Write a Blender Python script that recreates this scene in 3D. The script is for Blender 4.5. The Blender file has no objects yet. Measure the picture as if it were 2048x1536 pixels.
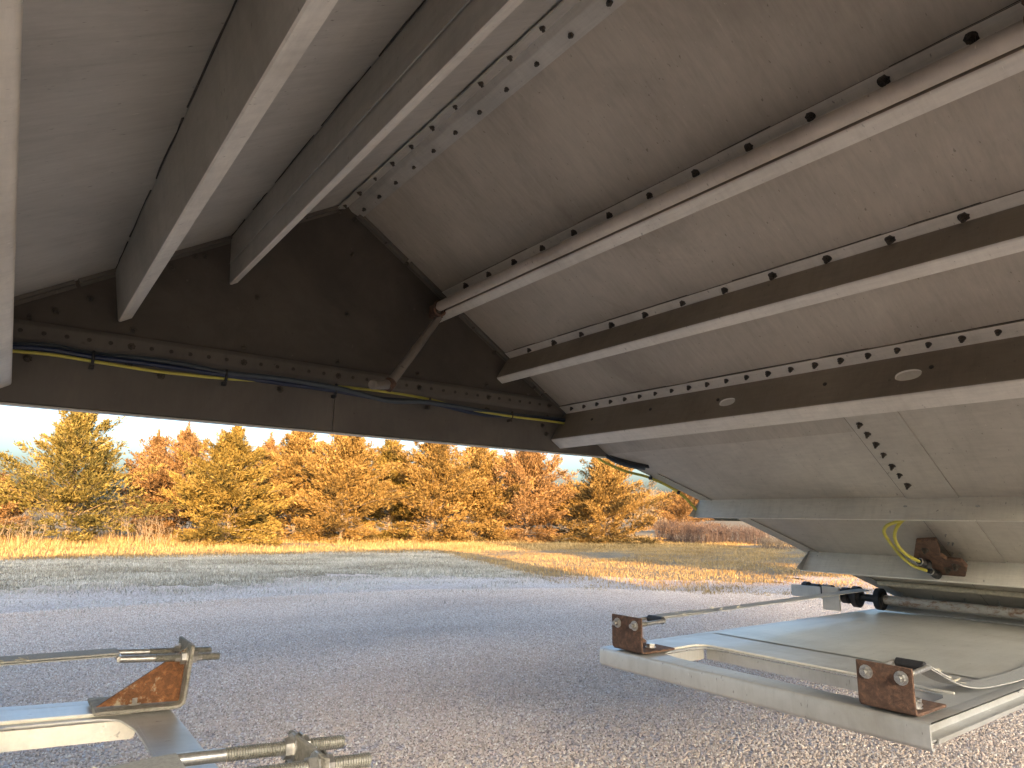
import bpy, math, random
import numpy as np
from mathutils import Vector, Matrix

random.seed(7)
rng = np.random.default_rng(11)
SC = bpy.context.scene
COL = SC.collection

# ------------------------------------------------------------------ camera
H = 0.90                       # camera height, metres
S = 2.18                       # camera to the far side rail, metres (trailer lengths below are in units of S)
FPX, CX, CY = 1333.4, 1024.0, 768.0
YAW, PITCH, ROLL = math.radians(36.4516), math.radians(11.2796), math.radians(0.8837)
cf = np.array([math.sin(YAW)*math.cos(PITCH), math.cos(YAW)*math.cos(PITCH), math.sin(PITCH)])
cr = np.array([math.cos(YAW), -math.sin(YAW), 0.0])
cu = np.cross(cr, cf)
cr, cu = cr*math.cos(ROLL)+cu*math.sin(ROLL), -cr*math.sin(ROLL)+cu*math.cos(ROLL)
cam_data = bpy.data.cameras.new('camera')
cam_data.sensor_width = 36.0
cam_data.lens = 36.0*FPX/2048.0
cam_data.clip_start = 0.02
cam_data.clip_end = 3000
cam = bpy.data.objects.new('camera', cam_data)
COL.objects.link(cam)
M = Matrix(((cr[0], cu[0], -cf[0], 0), (cr[1], cu[1], -cf[1], 0), (cr[2], cu[2], -cf[2], H), (0, 0, 0, 1)))
cam.matrix_world = M
SC.camera = cam

# ------------------------------------------------------------------ world, sun, exposure
SUN_EL = math.radians(11.5)
SUN_AZ = math.radians(196.7)   # clockwise from +Y, where the sun stands
world = bpy.data.worlds.new('World')
SC.world = world
world.use_nodes = True
wn = world.node_tree.nodes; wl = world.node_tree.links
wn.clear()
sky = wn.new('ShaderNodeTexSky')
sky.sky_type = 'NISHITA'
sky.sun_disc = False
sky.sun_elevation = SUN_EL
sky.sun_rotation = SUN_AZ
sky.altitude = 300
sky.air_density = 1.0
sky.dust_density = 7.8
sky.ozone_density = 2.6
bg = wn.new('ShaderNodeBackground'); bg.inputs['Strength'].default_value = 0.15
wo = wn.new('ShaderNodeOutputWorld')
wl.new(sky.outputs[0], bg.inputs[0]); wl.new(bg.outputs[0], wo.inputs[0])
sd = bpy.data.lights.new('sun', 'SUN')
sd.energy = 3.0
sd.angle = math.radians(0.53)
sd.color = (1.0, 0.60, 0.26)
sun = bpy.data.objects.new('sun', sd); COL.objects.link(sun)
sdir = Vector((-math.sin(SUN_AZ)*math.cos(SUN_EL), -math.cos(SUN_AZ)*math.cos(SUN_EL), -math.sin(SUN_EL)))
sun.rotation_euler = sdir.to_track_quat('-Z', 'Y').to_euler()
sun.location = (-5, -15, 12)
SC.view_settings.view_transform = 'Standard'
SC.view_settings.look = 'None'
SC.view_settings.gamma = 1
SC.view_settings.exposure = 2.82
SC.cycles.max_bounces = 8
SC.cycles.diffuse_bounces = 6
SC.cycles.glossy_bounces = 4
SC.cycles.use_denoising = True
SC.cycles.sample_clamp_indirect = 8

# ------------------------------------------------------------------ photo pixels to directions and places
def ray(px, py):
    return (px-CX)*cr - (py-CY)*cu + FPX*cf
def on(px, py, axis, val):                 # units of S, camera at the origin
    d = ray(px, py); return d*(val/d[axis])
KR, KL = 0.64, 0.61                        # slopes of the right and left hopper sheets
def zr(x): return 0.761-KR*x
def zl(x): return 0.272+KL*x
def on_slope(px, py, off=0.0):             # right hopper sheet, off = distance below it
    d = ray(px, py); t = (0.761-off*math.hypot(1, KR))/(d[2]+KR*d[0]); return d*t
def W(p): return Vector((p[0]*S, p[1]*S, H+p[2]*S))
def ground_at(px, py):
    d = ray(px, py); t = -H/d[2]; return Vector((d[0]*t, d[1]*t, 0))

# ------------------------------------------------------------------ materials
def new_mat(name):
    m = bpy.data.materials.new(name); m.use_nodes = True
    n = m.node_tree.nodes; l = m.node_tree.links
    b = n['Principled BSDF']
    return m, n, l, b
def ramp(n, stops):
    r = n.new('ShaderNodeValToRGB'); e = r.color_ramp.elements
    while len(e) < len(stops): e.new(0.5)
    for i, (p, c) in enumerate(stops):
        e[i].position = p; e[i].color = (c[0], c[1], c[2], 1)
    return r
def noise(n, l, scale, detail=4, rough=0.6, coord='Object', stretch=None, rot=None, dist=0.0):
    tc = n.new('ShaderNodeTexCoord')
    t = n.new('ShaderNodeTexNoise'); t.inputs['Scale'].default_value = scale
    t.inputs['Detail'].default_value = detail; t.inputs['Roughness'].default_value = rough
    t.inputs['Distortion'].default_value = dist
    if stretch or rot:
        mp = n.new('ShaderNodeMapping')
        if stretch: mp.inputs['Scale'].default_value = stretch
        if rot: mp.inputs['Rotation'].default_value = rot
        l.new(tc.outputs[coord], mp.inputs[0]); l.new(mp.outputs[0], t.inputs['Vector'])
    else:
        l.new(tc.outputs[coord], t.inputs['Vector'])
    return t
def mix(n, l, fac, a, b, mode='MIX'):
    x = n.new('ShaderNodeMix'); x.data_type = 'RGBA'; x.blend_type = mode
    for sock, v in ((x.inputs[0], fac), (x.inputs[6], a), (x.inputs[7], b)):
        if hasattr(v, 'is_linked') or isinstance(v, bpy.types.NodeSocket): l.new(v, sock)
        elif isinstance(v, (int, float)): sock.default_value = v
        else: sock.default_value = (v[0], v[1], v[2], 1)
    return x.outputs[2]
def bump(n, l, b, h, strength, dist=0.002):
    bp = n.new('ShaderNodeBump'); bp.inputs['Strength'].default_value = strength; bp.inputs['Distance'].default_value = dist
    l.new(h, bp.inputs['Height']); l.new(bp.outputs[0], b.inputs['Normal'])

def sheet_metal(name, lo, hi, metallic=0.35, rough=0.55, spots=True, streak=(1, 1, 1), dirt=(0.10, 0.085, 0.065), dirt_amt=0.5):
    """weathered mill-finish aluminium: cloudy oxide, rolled grain, road film and specks"""
    m, n, l, b = new_mat(name)
    a = noise(n, l, 2.2, 5, 0.62, dist=0.6)
    r = ramp(n, [(0.3, lo), (0.7, hi)]); l.new(a.outputs[0], r.inputs[0])
    g = noise(n, l, 16, 5, 0.7, stretch=streak)
    rg = ramp(n, [(0.30, (0.90, 0.90, 0.90)), (0.70, (1.06, 1.06, 1.06))]); l.new(g.outputs[0], rg.inputs[0])
    c = mix(n, l, 1.0, r.outputs[0], rg.outputs[0], 'MULTIPLY')
    d = noise(n, l, 1.1, 6, 0.7, dist=1.2)
    rd = ramp(n, [(0.50, (0, 0, 0)), (0.78, (1, 1, 1))]); l.new(d.outputs[0], rd.inputs[0])
    md = n.new('ShaderNodeMath'); md.operation = 'MULTIPLY'; md.inputs[1].default_value = dirt_amt
    l.new(rd.outputs[0], md.inputs[0])
    c = mix(n, l, md.outputs[0], c, dirt)
    if spots:
        s = noise(n, l, 60, 2, 0.5, stretch=(1, 2.2, 1))
        rs = ramp(n, [(0.70, (0, 0, 0)), (0.76, (1, 1, 1))]); l.new(s.outputs[0], rs.inputs[0])
        ms = n.new('ShaderNodeMath'); ms.operation = 'MULTIPLY'; ms.inputs[1].default_value = 0.5
        l.new(rs.outputs[0], ms.inputs[0])
        c = mix(n, l, ms.outputs[0], c, (0.06, 0.05, 0.04))
        s2 = noise(n, l, 38, 3, 0.6, stretch=(1, 5, 1))
        rs2 = ramp(n, [(0.71, (0, 0, 0)), (0.80, (1, 1, 1))]); l.new(s2.outputs[0], rs2.inputs[0])
        c = mix(n, l, rs2.outputs[0], c, tuple(min(1, v*1.35) for v in hi))
    sc = noise(n, l, 5.0, 6, 0.8, stretch=(1.0, 9.0, 1.0), rot=(0.0, 0.0, 0.5))      # faint wiping streaks across the sheet
    rsc = ramp(n, [(0.28, (0.80, 0.79, 0.77)), (0.5, (1, 1, 1)), (0.75, (1.10, 1.10, 1.09))]); l.new(sc.outputs[0], rsc.inputs[0])
    c = mix(n, l, 0.5, c, rsc.outputs[0], 'MULTIPLY')
    l.new(c, b.inputs['Base Color'])
    b.inputs['Metallic'].default_value = metallic
    rr = n.new('ShaderNodeMapRange'); rr.inputs[3].default_value = rough-0.12; rr.inputs[4].default_value = rough+0.15
    l.new(g.outputs[0], rr.inputs[0]); l.new(rr.outputs[0], b.inputs['Roughness'])
    w = noise(n, l, 3.0, 2, 0.5)
    ad = n.new('ShaderNodeMath'); ad.operation = 'MULTIPLY_ADD'; ad.inputs[1].default_value = 6.0
    l.new(w.outputs[0], ad.inputs[0]); l.new(g.outputs[0], ad.inputs[2])
    bump(n, l, b, ad.outputs[0], 0.25, 0.0012)
    return m
def plain(name, col, rough=0.5, metallic=0.0, var=0.25, scale=40, bmp=0.2, coord='Object'):
    m, n, l, b = new_mat(name)
    a = noise(n, l, scale, 4, 0.65, coord)
    r = ramp(n, [(0.3, tuple(v*(1-var) for v in col)), (0.7, tuple(v*(1+var) for v in col))])
    l.new(a.outputs[0], r.inputs[0]); l.new(r.outputs[0], b.inputs['Base Color'])
    b.inputs['Roughness'].default_value = rough; b.inputs['Metallic'].default_value = metallic
    if bmp: bump(n, l, b, a.outputs[0], bmp, 0.002)
    return m
def rust(name, base=(0.105, 0.060, 0.041), bright=(0.20, 0.108, 0.064), grey=(0.24, 0.20, 0.16), amt=0.66, scale=70):
    m, n, l, b = new_mat(name)
    a = noise(n, l, scale, 6, 0.72, dist=0.4)
    r = ramp(n, [(0.30, tuple(v*0.6 for v in base)), (0.48, base), (0.68, bright)]); l.new(a.outputs[0], r.inputs[0])
    g = noise(n, l, scale*0.5, 5, 0.75)
    rg = ramp(n, [(amt, (0, 0, 0)), (amt+0.1, (1, 1, 1))]); l.new(g.outputs[0], rg.inputs[0])
    c = mix(n, l, rg.outputs[0], r.outputs[0], grey)
    l.new(c, b.inputs['Base Color'])
    b.inputs['Roughness'].default_value = 0.85
    bump(n, l, b, a.outputs[0], 0.9, 0.005)
    return m

MAT = {}
MAT['sheet'] = sheet_metal('weathered aluminium sheet', (0.39, 0.35, 0.295), (0.53, 0.48, 0.41), 0.15, 0.6, streak=(1, 6, 1))
MAT['sheet_left'] = sheet_metal('weathered aluminium sheet, greyer', (0.43, 0.41, 0.375), (0.56, 0.535, 0.49), 0.15, 0.6, streak=(1, 6, 1), dirt_amt=0.3)
MAT['lower'] = sheet_metal('lower hopper aluminium', (0.46, 0.425, 0.37), (0.60, 0.56, 0.49), 0.2, 0.55, streak=(4, 1, 4), dirt_amt=0.35)
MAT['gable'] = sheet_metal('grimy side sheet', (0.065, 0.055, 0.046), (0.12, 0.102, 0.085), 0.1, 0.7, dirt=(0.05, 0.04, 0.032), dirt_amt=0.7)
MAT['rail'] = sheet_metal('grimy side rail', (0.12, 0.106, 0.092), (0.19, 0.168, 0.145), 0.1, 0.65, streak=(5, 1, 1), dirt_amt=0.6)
MAT['rib'] = sheet_metal('extruded aluminium rib', (0.66, 0.62, 0.55), (0.80, 0.76, 0.69), 0.15, 0.5, streak=(6, 1, 6), dirt_amt=0.35)
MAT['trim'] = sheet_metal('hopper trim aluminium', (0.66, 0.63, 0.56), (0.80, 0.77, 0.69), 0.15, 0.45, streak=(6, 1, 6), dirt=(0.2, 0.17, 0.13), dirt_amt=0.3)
MAT['gate'] = sheet_metal('slide gate aluminium', (0.40, 0.40, 0.385), (0.58, 0.58, 0.56), 0.35, 0.44, streak=(8, 1, 1), dirt=(0.24, 0.215, 0.17), dirt_amt=0.8)
MAT['gate_skin'] = sheet_metal('dusty gate panel', (0.44, 0.44, 0.405), (0.60, 0.595, 0.55), 0.3, 0.42, streak=(10, 1, 1), dirt=(0.3, 0.27, 0.21), dirt_amt=0.8)
MAT['strip'] = sheet_metal('ridge plate aluminium', (0.38, 0.365, 0.33), (0.60, 0.575, 0.525), 0.2, 0.5, streak=(12, 1, 12), dirt_amt=0.4)
MAT['bolt'] = plain('greasy bolt', (0.085, 0.072, 0.058), 0.5, 0.4, 0.4, 300)
MAT['grease'] = plain('grease ring', (0.075, 0.064, 0.052), 0.8, 0.0, 0.5, 200)
MAT['rivet'] = plain('dull rivet', (0.07, 0.062, 0.053), 0.45, 0.5, 0.3, 200)
MAT['zinc'] = plain('zinc plated steel', (0.46, 0.45, 0.43), 0.34, 0.8, 0.3, 150, 0.1)
MAT['thread'] = plain('threaded steel', (0.30, 0.29, 0.25), 0.45, 0.7, 0.25, 200, 0.1)
MAT['rust'] = rust('rusty steel')
MAT['rust_gusset'] = rust('flaking rusty steel', (0.15, 0.062, 0.024), (0.31, 0.135, 0.05), (0.34, 0.30, 0.22), 0.54, 80)
MAT['galv'] = rust('stained galvanised steel', (0.23, 0.215, 0.18), (0.34, 0.32, 0.275), (0.27, 0.15, 0.075), 0.64, 60)
MAT['web'] = sheet_metal('grimy rib web with painted shade', (0.21, 0.172, 0.128), (0.33, 0.28, 0.215), 0.1, 0.65, streak=(6, 1, 6), dirt=(0.09, 0.065, 0.042), dirt_amt=0.6)  # brown grime, also darkened to paint in the shade on the webs
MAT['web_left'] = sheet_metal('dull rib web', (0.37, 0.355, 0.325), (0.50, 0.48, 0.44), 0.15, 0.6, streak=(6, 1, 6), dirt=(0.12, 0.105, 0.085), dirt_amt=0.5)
MAT['arm'] = sheet_metal('stained crank handle', (0.17, 0.145, 0.12), (0.30, 0.26, 0.22), 0.15, 0.6, streak=(1, 1, 1), dirt=(0.10, 0.05, 0.03), dirt_amt=0.7)
MAT['tube'] = sheet_metal('crank tube', (0.46, 0.40, 0.34), (0.60, 0.54, 0.47), 0.15, 0.6, streak=(1, 1, 1), dirt=(0.12, 0.07, 0.04), dirt_amt=0.5)
MAT['strap'] = plain('grey webbing strap', (0.33, 0.33, 0.31), 0.85, 0.0, 0.18, 260, 0.5)
MAT['rubber'] = plain('black rubber', (0.022, 0.022, 0.024), 0.55, 0.0, 0.3, 90, 0.3)
MAT['yellow'] = plain('yellow hose', (0.55, 0.50, 0.09), 0.42, 0.0, 0.12, 30, 0.0)
MAT['blue'] = plain('blue air hose', (0.012, 0.022, 0.06), 0.4, 0.0, 0.25, 25, 0.0)
MAT['slate'] = plain('faded blue air hose', (0.05, 0.065, 0.08), 0.5, 0.0, 0.2, 25, 0.0)
MAT['paintwall'] = plain('white painted side wall', (0.62, 0.61, 0.58), 0.45, 0.0, 0.08, 6, 0.0)
MAT['tarp'] = plain('black tarp', (0.03, 0.03, 0.035), 0.7, 0.0, 0.2, 8, 0.2)
MAT['weld'] = plain('cream sealant bead', (0.52, 0.48, 0.38), 0.7, 0.0, 0.25, 80, 0.5)
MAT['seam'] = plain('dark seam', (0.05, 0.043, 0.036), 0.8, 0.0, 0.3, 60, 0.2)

# ------------------------------------------------------------------ mesh helpers
class MB:
    def __init__(self): self.v = []; self.f = []; self.m = []
    def add(self, verts, faces, mi=0):
        o = len(self.v)
        self.v += [tuple(p) for p in verts]
        self.f += [tuple(i+o for i in f) for f in faces]
        self.m += [mi]*len(faces)
        return self
    def box(self, c, s, mtx=None, mi=0):
        vs = [Vector(((i & 1)-.5, ((i >> 1) & 1)-.5, ((i >> 2) & 1)-.5)) for i in range(8)]
        vs = [Vector((p.x*s[0], p.y*s[1], p.z*s[2])) for p in vs]
        if mtx is not None: vs = [mtx @ p for p in vs]
        c = Vector(c)
        return self.add([p+c for p in vs], [(0, 2, 3, 1), (4, 5, 7, 6), (0, 1, 5, 4), (2, 6, 7, 3), (0, 4, 6, 2), (1, 3, 7, 5)], mi)
    def prism(self, poly, vec, mi=0):
        """closed planar polygon (3-D points) swept by vec"""
        n = len(poly); poly = [Vector(p) for p in poly]; vec = Vector(vec)
        fs = [tuple(range(n))[::-1], tuple(range(n, 2*n))] + [(i, (i+1) % n, n+(i+1) % n, n+i) for i in range(n)]
        return self.add(poly+[p+vec for p in poly], fs, mi)
    def tube(self, pts, r, seg=10, cap=True, mi=0):
        pts = [Vector(p) for p in pts]; rs = r if isinstance(r, (list, tuple)) else [r]*len(pts)
        vs = []; fs = []; prev = None
        for i, p in enumerate(pts):
            t = (pts[min(i+1, len(pts)-1)]-pts[max(i-1, 0)]).normalized()
            if prev is None:
                a = Vector((0, 0, 1)) if abs(t.z) < .9 else Vector((1, 0, 0)); u = t.cross(a).normalized()
            else:
                u = (prev-t*prev.dot(t)).normalized()
            prev = u; w = t.cross(u)
            for k in range(seg):
                an = 2*math.pi*k/seg; vs.append(p+(u*math.cos(an)+w*math.sin(an))*rs[i])
        for i in range(len(pts)-1):
            for k in range(seg):
                fs.append((i*seg+k, i*seg+(k+1) % seg, (i+1)*seg+(k+1) % seg, (i+1)*seg+k))
        if cap:
            fs.append(tuple(range(seg))[::-1]); fs.append(tuple(range((len(pts)-1)*seg, len(pts)*seg)))
        return self.add(vs, fs, mi)
    def ribbon(self, pts, width_vec, thick_vec):
        vs = []; fs = []
        wv = [Vector(width_vec)]*len(pts) if not isinstance(width_vec, list) else width_vec
        tv = Vector(thick_vec)
        for p, w in zip(pts, wv):
            p = Vector(p); vs += [p-w/2-tv/2, p+w/2-tv/2, p+w/2+tv/2, p-w/2+tv/2]
        for i in range(len(pts)-1):
            for k in range(4): fs.append((i*4+k, i*4+(k+1) % 4, i*4+4+(k+1) % 4, i*4+4+k))
        fs += [(3, 2, 1, 0), tuple(len(vs)-4+k for k in range(4))]
        return self.add(vs, fs)
    def mesh(self, name, mats, smooth=False):
        me = bpy.data.meshes.new(name)
        me.from_pydata(self.v, [], self.f)
        for mt in (mats if isinstance(mats, (list, tuple)) else [mats]): me.materials.append(MAT[mt] if isinstance(mt, str) else mt)
        if any(self.m): me.polygons.foreach_set('material_index', self.m)
        me.validate(); me.update()
        if smooth:
            me.polygons.foreach_set('use_smooth', [True]*len(me.polygons)); me.set_sharp_from_angle(angle=math.radians(40))
        return me
    def build(self, name, mats, parent=None, smooth=False, bevel=0):
        o = link(name, self.mesh(name, mats, smooth), parent)
        if bevel:
            b = o.modifiers.new('bevel', 'BEVEL'); b.width = bevel; b.segments = 2; b.limit_method = 'ANGLE'; b.angle_limit = math.radians(50)
            b.harden_normals = False
        return o
def link(name, me, parent=None, mtx=None):
    o = bpy.data.objects.new(name, me); COL.objects.link(o)
    if mtx is not None: o.matrix_basis = mtx
    if parent is not None:
        o.parent = parent
        if parent.type == 'EMPTY' and 'base' in parent.keys():
            pass
        if parent.parent is None: o.matrix_parent_inverse = parent_inv(parent)
    return o
def parent_inv(p): return p.matrix_basis.inverted()
def thing(name, label, cat, loc=(0, 0, 0), group=None):
    o = bpy.data.objects.new(name, None); COL.objects.link(o)
    o.matrix_basis = Matrix.Translation(Vector(loc)); o.empty_display_size = 0.1
    tag(o, label, cat, group); return o
def tag(o, label=None, cat=None, group=None, kind=None):
    if label: o['label'] = label
    if cat: o['category'] = cat
    if group: o['group'] = group
    if kind: o['kind'] = kind
    return o
def fillet(pts, r, n=3):
    out = [pts[0]]
    for a, b, c in zip(pts, pts[1:], pts[2:]):
        a, b, c = Vector(a), Vector(b), Vector(c)
        d1 = (a-b).normalized(); d2 = (c-b).normalized()
        rr = min(r, (a-b).length*.45, (c-b).length*.45)
        p0, p2 = b+d1*rr, b+d2*rr
        for k in range(n+1):
            t = k/n; out.append(tuple((1-t)**2*p0+2*t*(1-t)*b+t*t*p2))
    out.append(pts[-1]); return [tuple(p) for p in out]
def profile(mb, pts, thick, a, b, axis='y', mi=0, r=0.004):
    """open sheet-metal section (metres; x,z for axis y / y,z for axis x) of given thickness, extruded from a to b"""
    p = [Vector(q) for q in (fillet(pts, r) if r else pts)]
    L = []
    for i, q in enumerate(p):
        d1 = (q-p[i-1]).normalized() if i else None
        d2 = (p[i+1]-q).normalized() if i < len(p)-1 else None
        d = (d1 or d2) if not (d1 and d2) else (d1+d2).normalized()
        nrm = Vector((-d.y, d.x)); L.append((q+nrm*thick/2, q-nrm*thick/2))
    vs = []; fs = []
    for c in (a, b):
        for s0, s1 in L:
            for s in (s0, s1):
                vs.append((s.x, c, s.y) if axis == 'y' else (c, s.x, s.y))
    n = len(p)
    for i in range(n-1):
        A, B = 2*i, 2*i+2
        fs += [(A, B, B+2*n, A+2*n), (A+1, A+1+2*n, B+1+2*n, B+1), (A, A+1, B+1, B), (A+2*n, B+2*n, B+1+2*n, A+1+2*n)]
    fs += [(0, 2*n, 2*n+1, 1), (2*n-2, 2*n-1, 4*n-1, 4*n-2)]
    return mb.add(vs, fs, mi)
def holed_plate(mb, u0, u1, v0, v1, holes, fn, thick, pw=7):
    """rectangle with stadium holes (uc, vc, half_u, half_v); fn(u, v, w) gives the 3-D point"""
    holes = sorted(holes); edges = [u0]
    for h0, h1 in zip(holes, holes[1:]): edges.append((h0[0]+h1[0])/2)
    edges.append(u1)
    for (uc, vc, hu, hv), a, b in zip(holes, edges, edges[1:]):
        angs = [2*math.pi*k/72 for k in range(72)]
        angs += [math.atan2(y-vc, x-uc) % (2*math.pi) for x in (a, b) for y in (v0, v1)]
        angs = sorted(set(round(x, 6) for x in angs)); n = len(angs)
        inn = []; out = []
        for t in angs:
            c, s = math.cos(t), math.sin(t)
            # stadium / rounded hole
            k = (abs(c/hu)**pw+abs(s/hv)**pw)**(-1/pw); inn.append((uc+c*k, vc+s*k))
            tx = ((b-uc)/c if c > 1e-9 else (a-uc)/c if c < -1e-9 else 1e9)
            ty = ((v1-vc)/s if s > 1e-9 else (v0-vc)/s if s < -1e-9 else 1e9)
            k = min(tx, ty); out.append((uc+c*k, vc+s*k))
        vs = [fn(u, v, w) for w in (0, thick) for ring in (inn, out) for u, v in ring]
        fs = []
        for i in range(n):
            j = (i+1) % n
            fs += [(i, j, n+j, n+i), (2*n+i, 3*n+i, 3*n+j, 2*n+j), (i, 2*n+i, 2*n+j, j), (n+i, n+j, 3*n+j, 3*n+i)]
        mb.add(vs, fs)
    return mb

# bolt and rivet meshes, shared by all copies: axis +Z pointing out of the surface, base at 0
def hexring(r, z): return [(r*math.cos(k*math.pi/3), r*math.sin(k*math.pi/3), z) for k in range(6)]
def disc(mb, r, z0, z1, seg=12, mi=0, wob=0.0):
    ring = [r*(1+wob*math.sin(3*k+r*900)) for k in range(seg)]
    vs = [(ring[k]*math.cos(2*math.pi*k/seg), ring[k]*math.sin(2*math.pi*k/seg), z) for z in (z0, z1) for k in range(seg)]
    return mb.add(vs, [tuple(range(seg, 2*seg))]+[(k, (k+1) % seg, seg+(k+1) % seg, seg+k) for k in range(seg)], mi)
def bolt_mesh(name, w, nut, stud_r, stud_h, mats, ring=0):
    mb = MB()
    if ring: disc(mb, ring, 0, 0.0006, 14, 1, 0.12)
    disc(mb, w, 0, 0.002, 12)
    mb.add(hexring(nut, 0.002)+hexring(nut, 0.009), [(6, 7, 8, 9, 10, 11)]+[(k, (k+1) % 6, 6+(k+1) % 6, 6+k) for k in range(6)])
    disc(mb, stud_r, 0.009, stud_h, 8)
    return mb.mesh(name, mats)
BOLT = bolt_mesh('bolt', 0.0085, 0.0068, 0.0040, 0.0145, ['bolt', 'grease'], 0.0108)
BOLT_SMALL = bolt_mesh('small_bolt', 0.0075, 0.0062, 0.0035, 0.016, ['bolt', 'grease'], 0.010)
BOLT_ZINC = bolt_mesh('zinc_bolt', 0.0135, 0.0098, 0.006, 0.017, ['zinc'])
BOLT_HEX = bolt_mesh('hex_head', 0.012, 0.0105, 0.004, 0.0095, ['zinc'])
SCREW = bolt_mesh('screw', 0.006, 0.005, 0.003, 0.022, ['zinc'])
rv = MB(); disc(rv, 0.0062, 0, 0.001, 10); disc(rv, 0.0055, 0.001, 0.0026, 10); disc(rv, 0.003, 0.0026, 0.0036, 8)
RIVET = rv.mesh('rivet', ['rivet'], True)
rv = MB(); disc(rv, 0.0085, 0, 0.0012, 12); disc(rv, 0.0075, 0.0012, 0.003, 12); disc(rv, 0.004, 0.003, 0.004, 8)
RIVET_ZINC = rv.mesh('pop_rivet', ['zinc'], True)
def put(mesh, name, pos, nrm, parent, jitter=0.0, scale=1.0):
    q = Vector(nrm).to_track_quat('Z', 'X')
    m = Matrix.Translation(pos) @ q.to_matrix().to_4x4() @ Matrix.Rotation(random.uniform(0, 6.28), 4, 'Z') @ Matrix.Scale(scale*random.uniform(1-jitter, 1+jitter), 4)
    return link(name, mesh, parent, m)

# ------------------------------------------------------------------ vectors of the hopper sheets
def unit(x, z): q = math.hypot(x, z); return (x/q, z/q)
NR = unit(-KR, -1)         # below the right sheet
DR = unit(1, -KR)          # down the right sheet
NL = unit(KL, -1)
UL = unit(1, KL)           # up the left sheet
YF, YN, YC = 1.0, -0.065, 0.4675
XP = 0.392; ZP = 0.510

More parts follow.
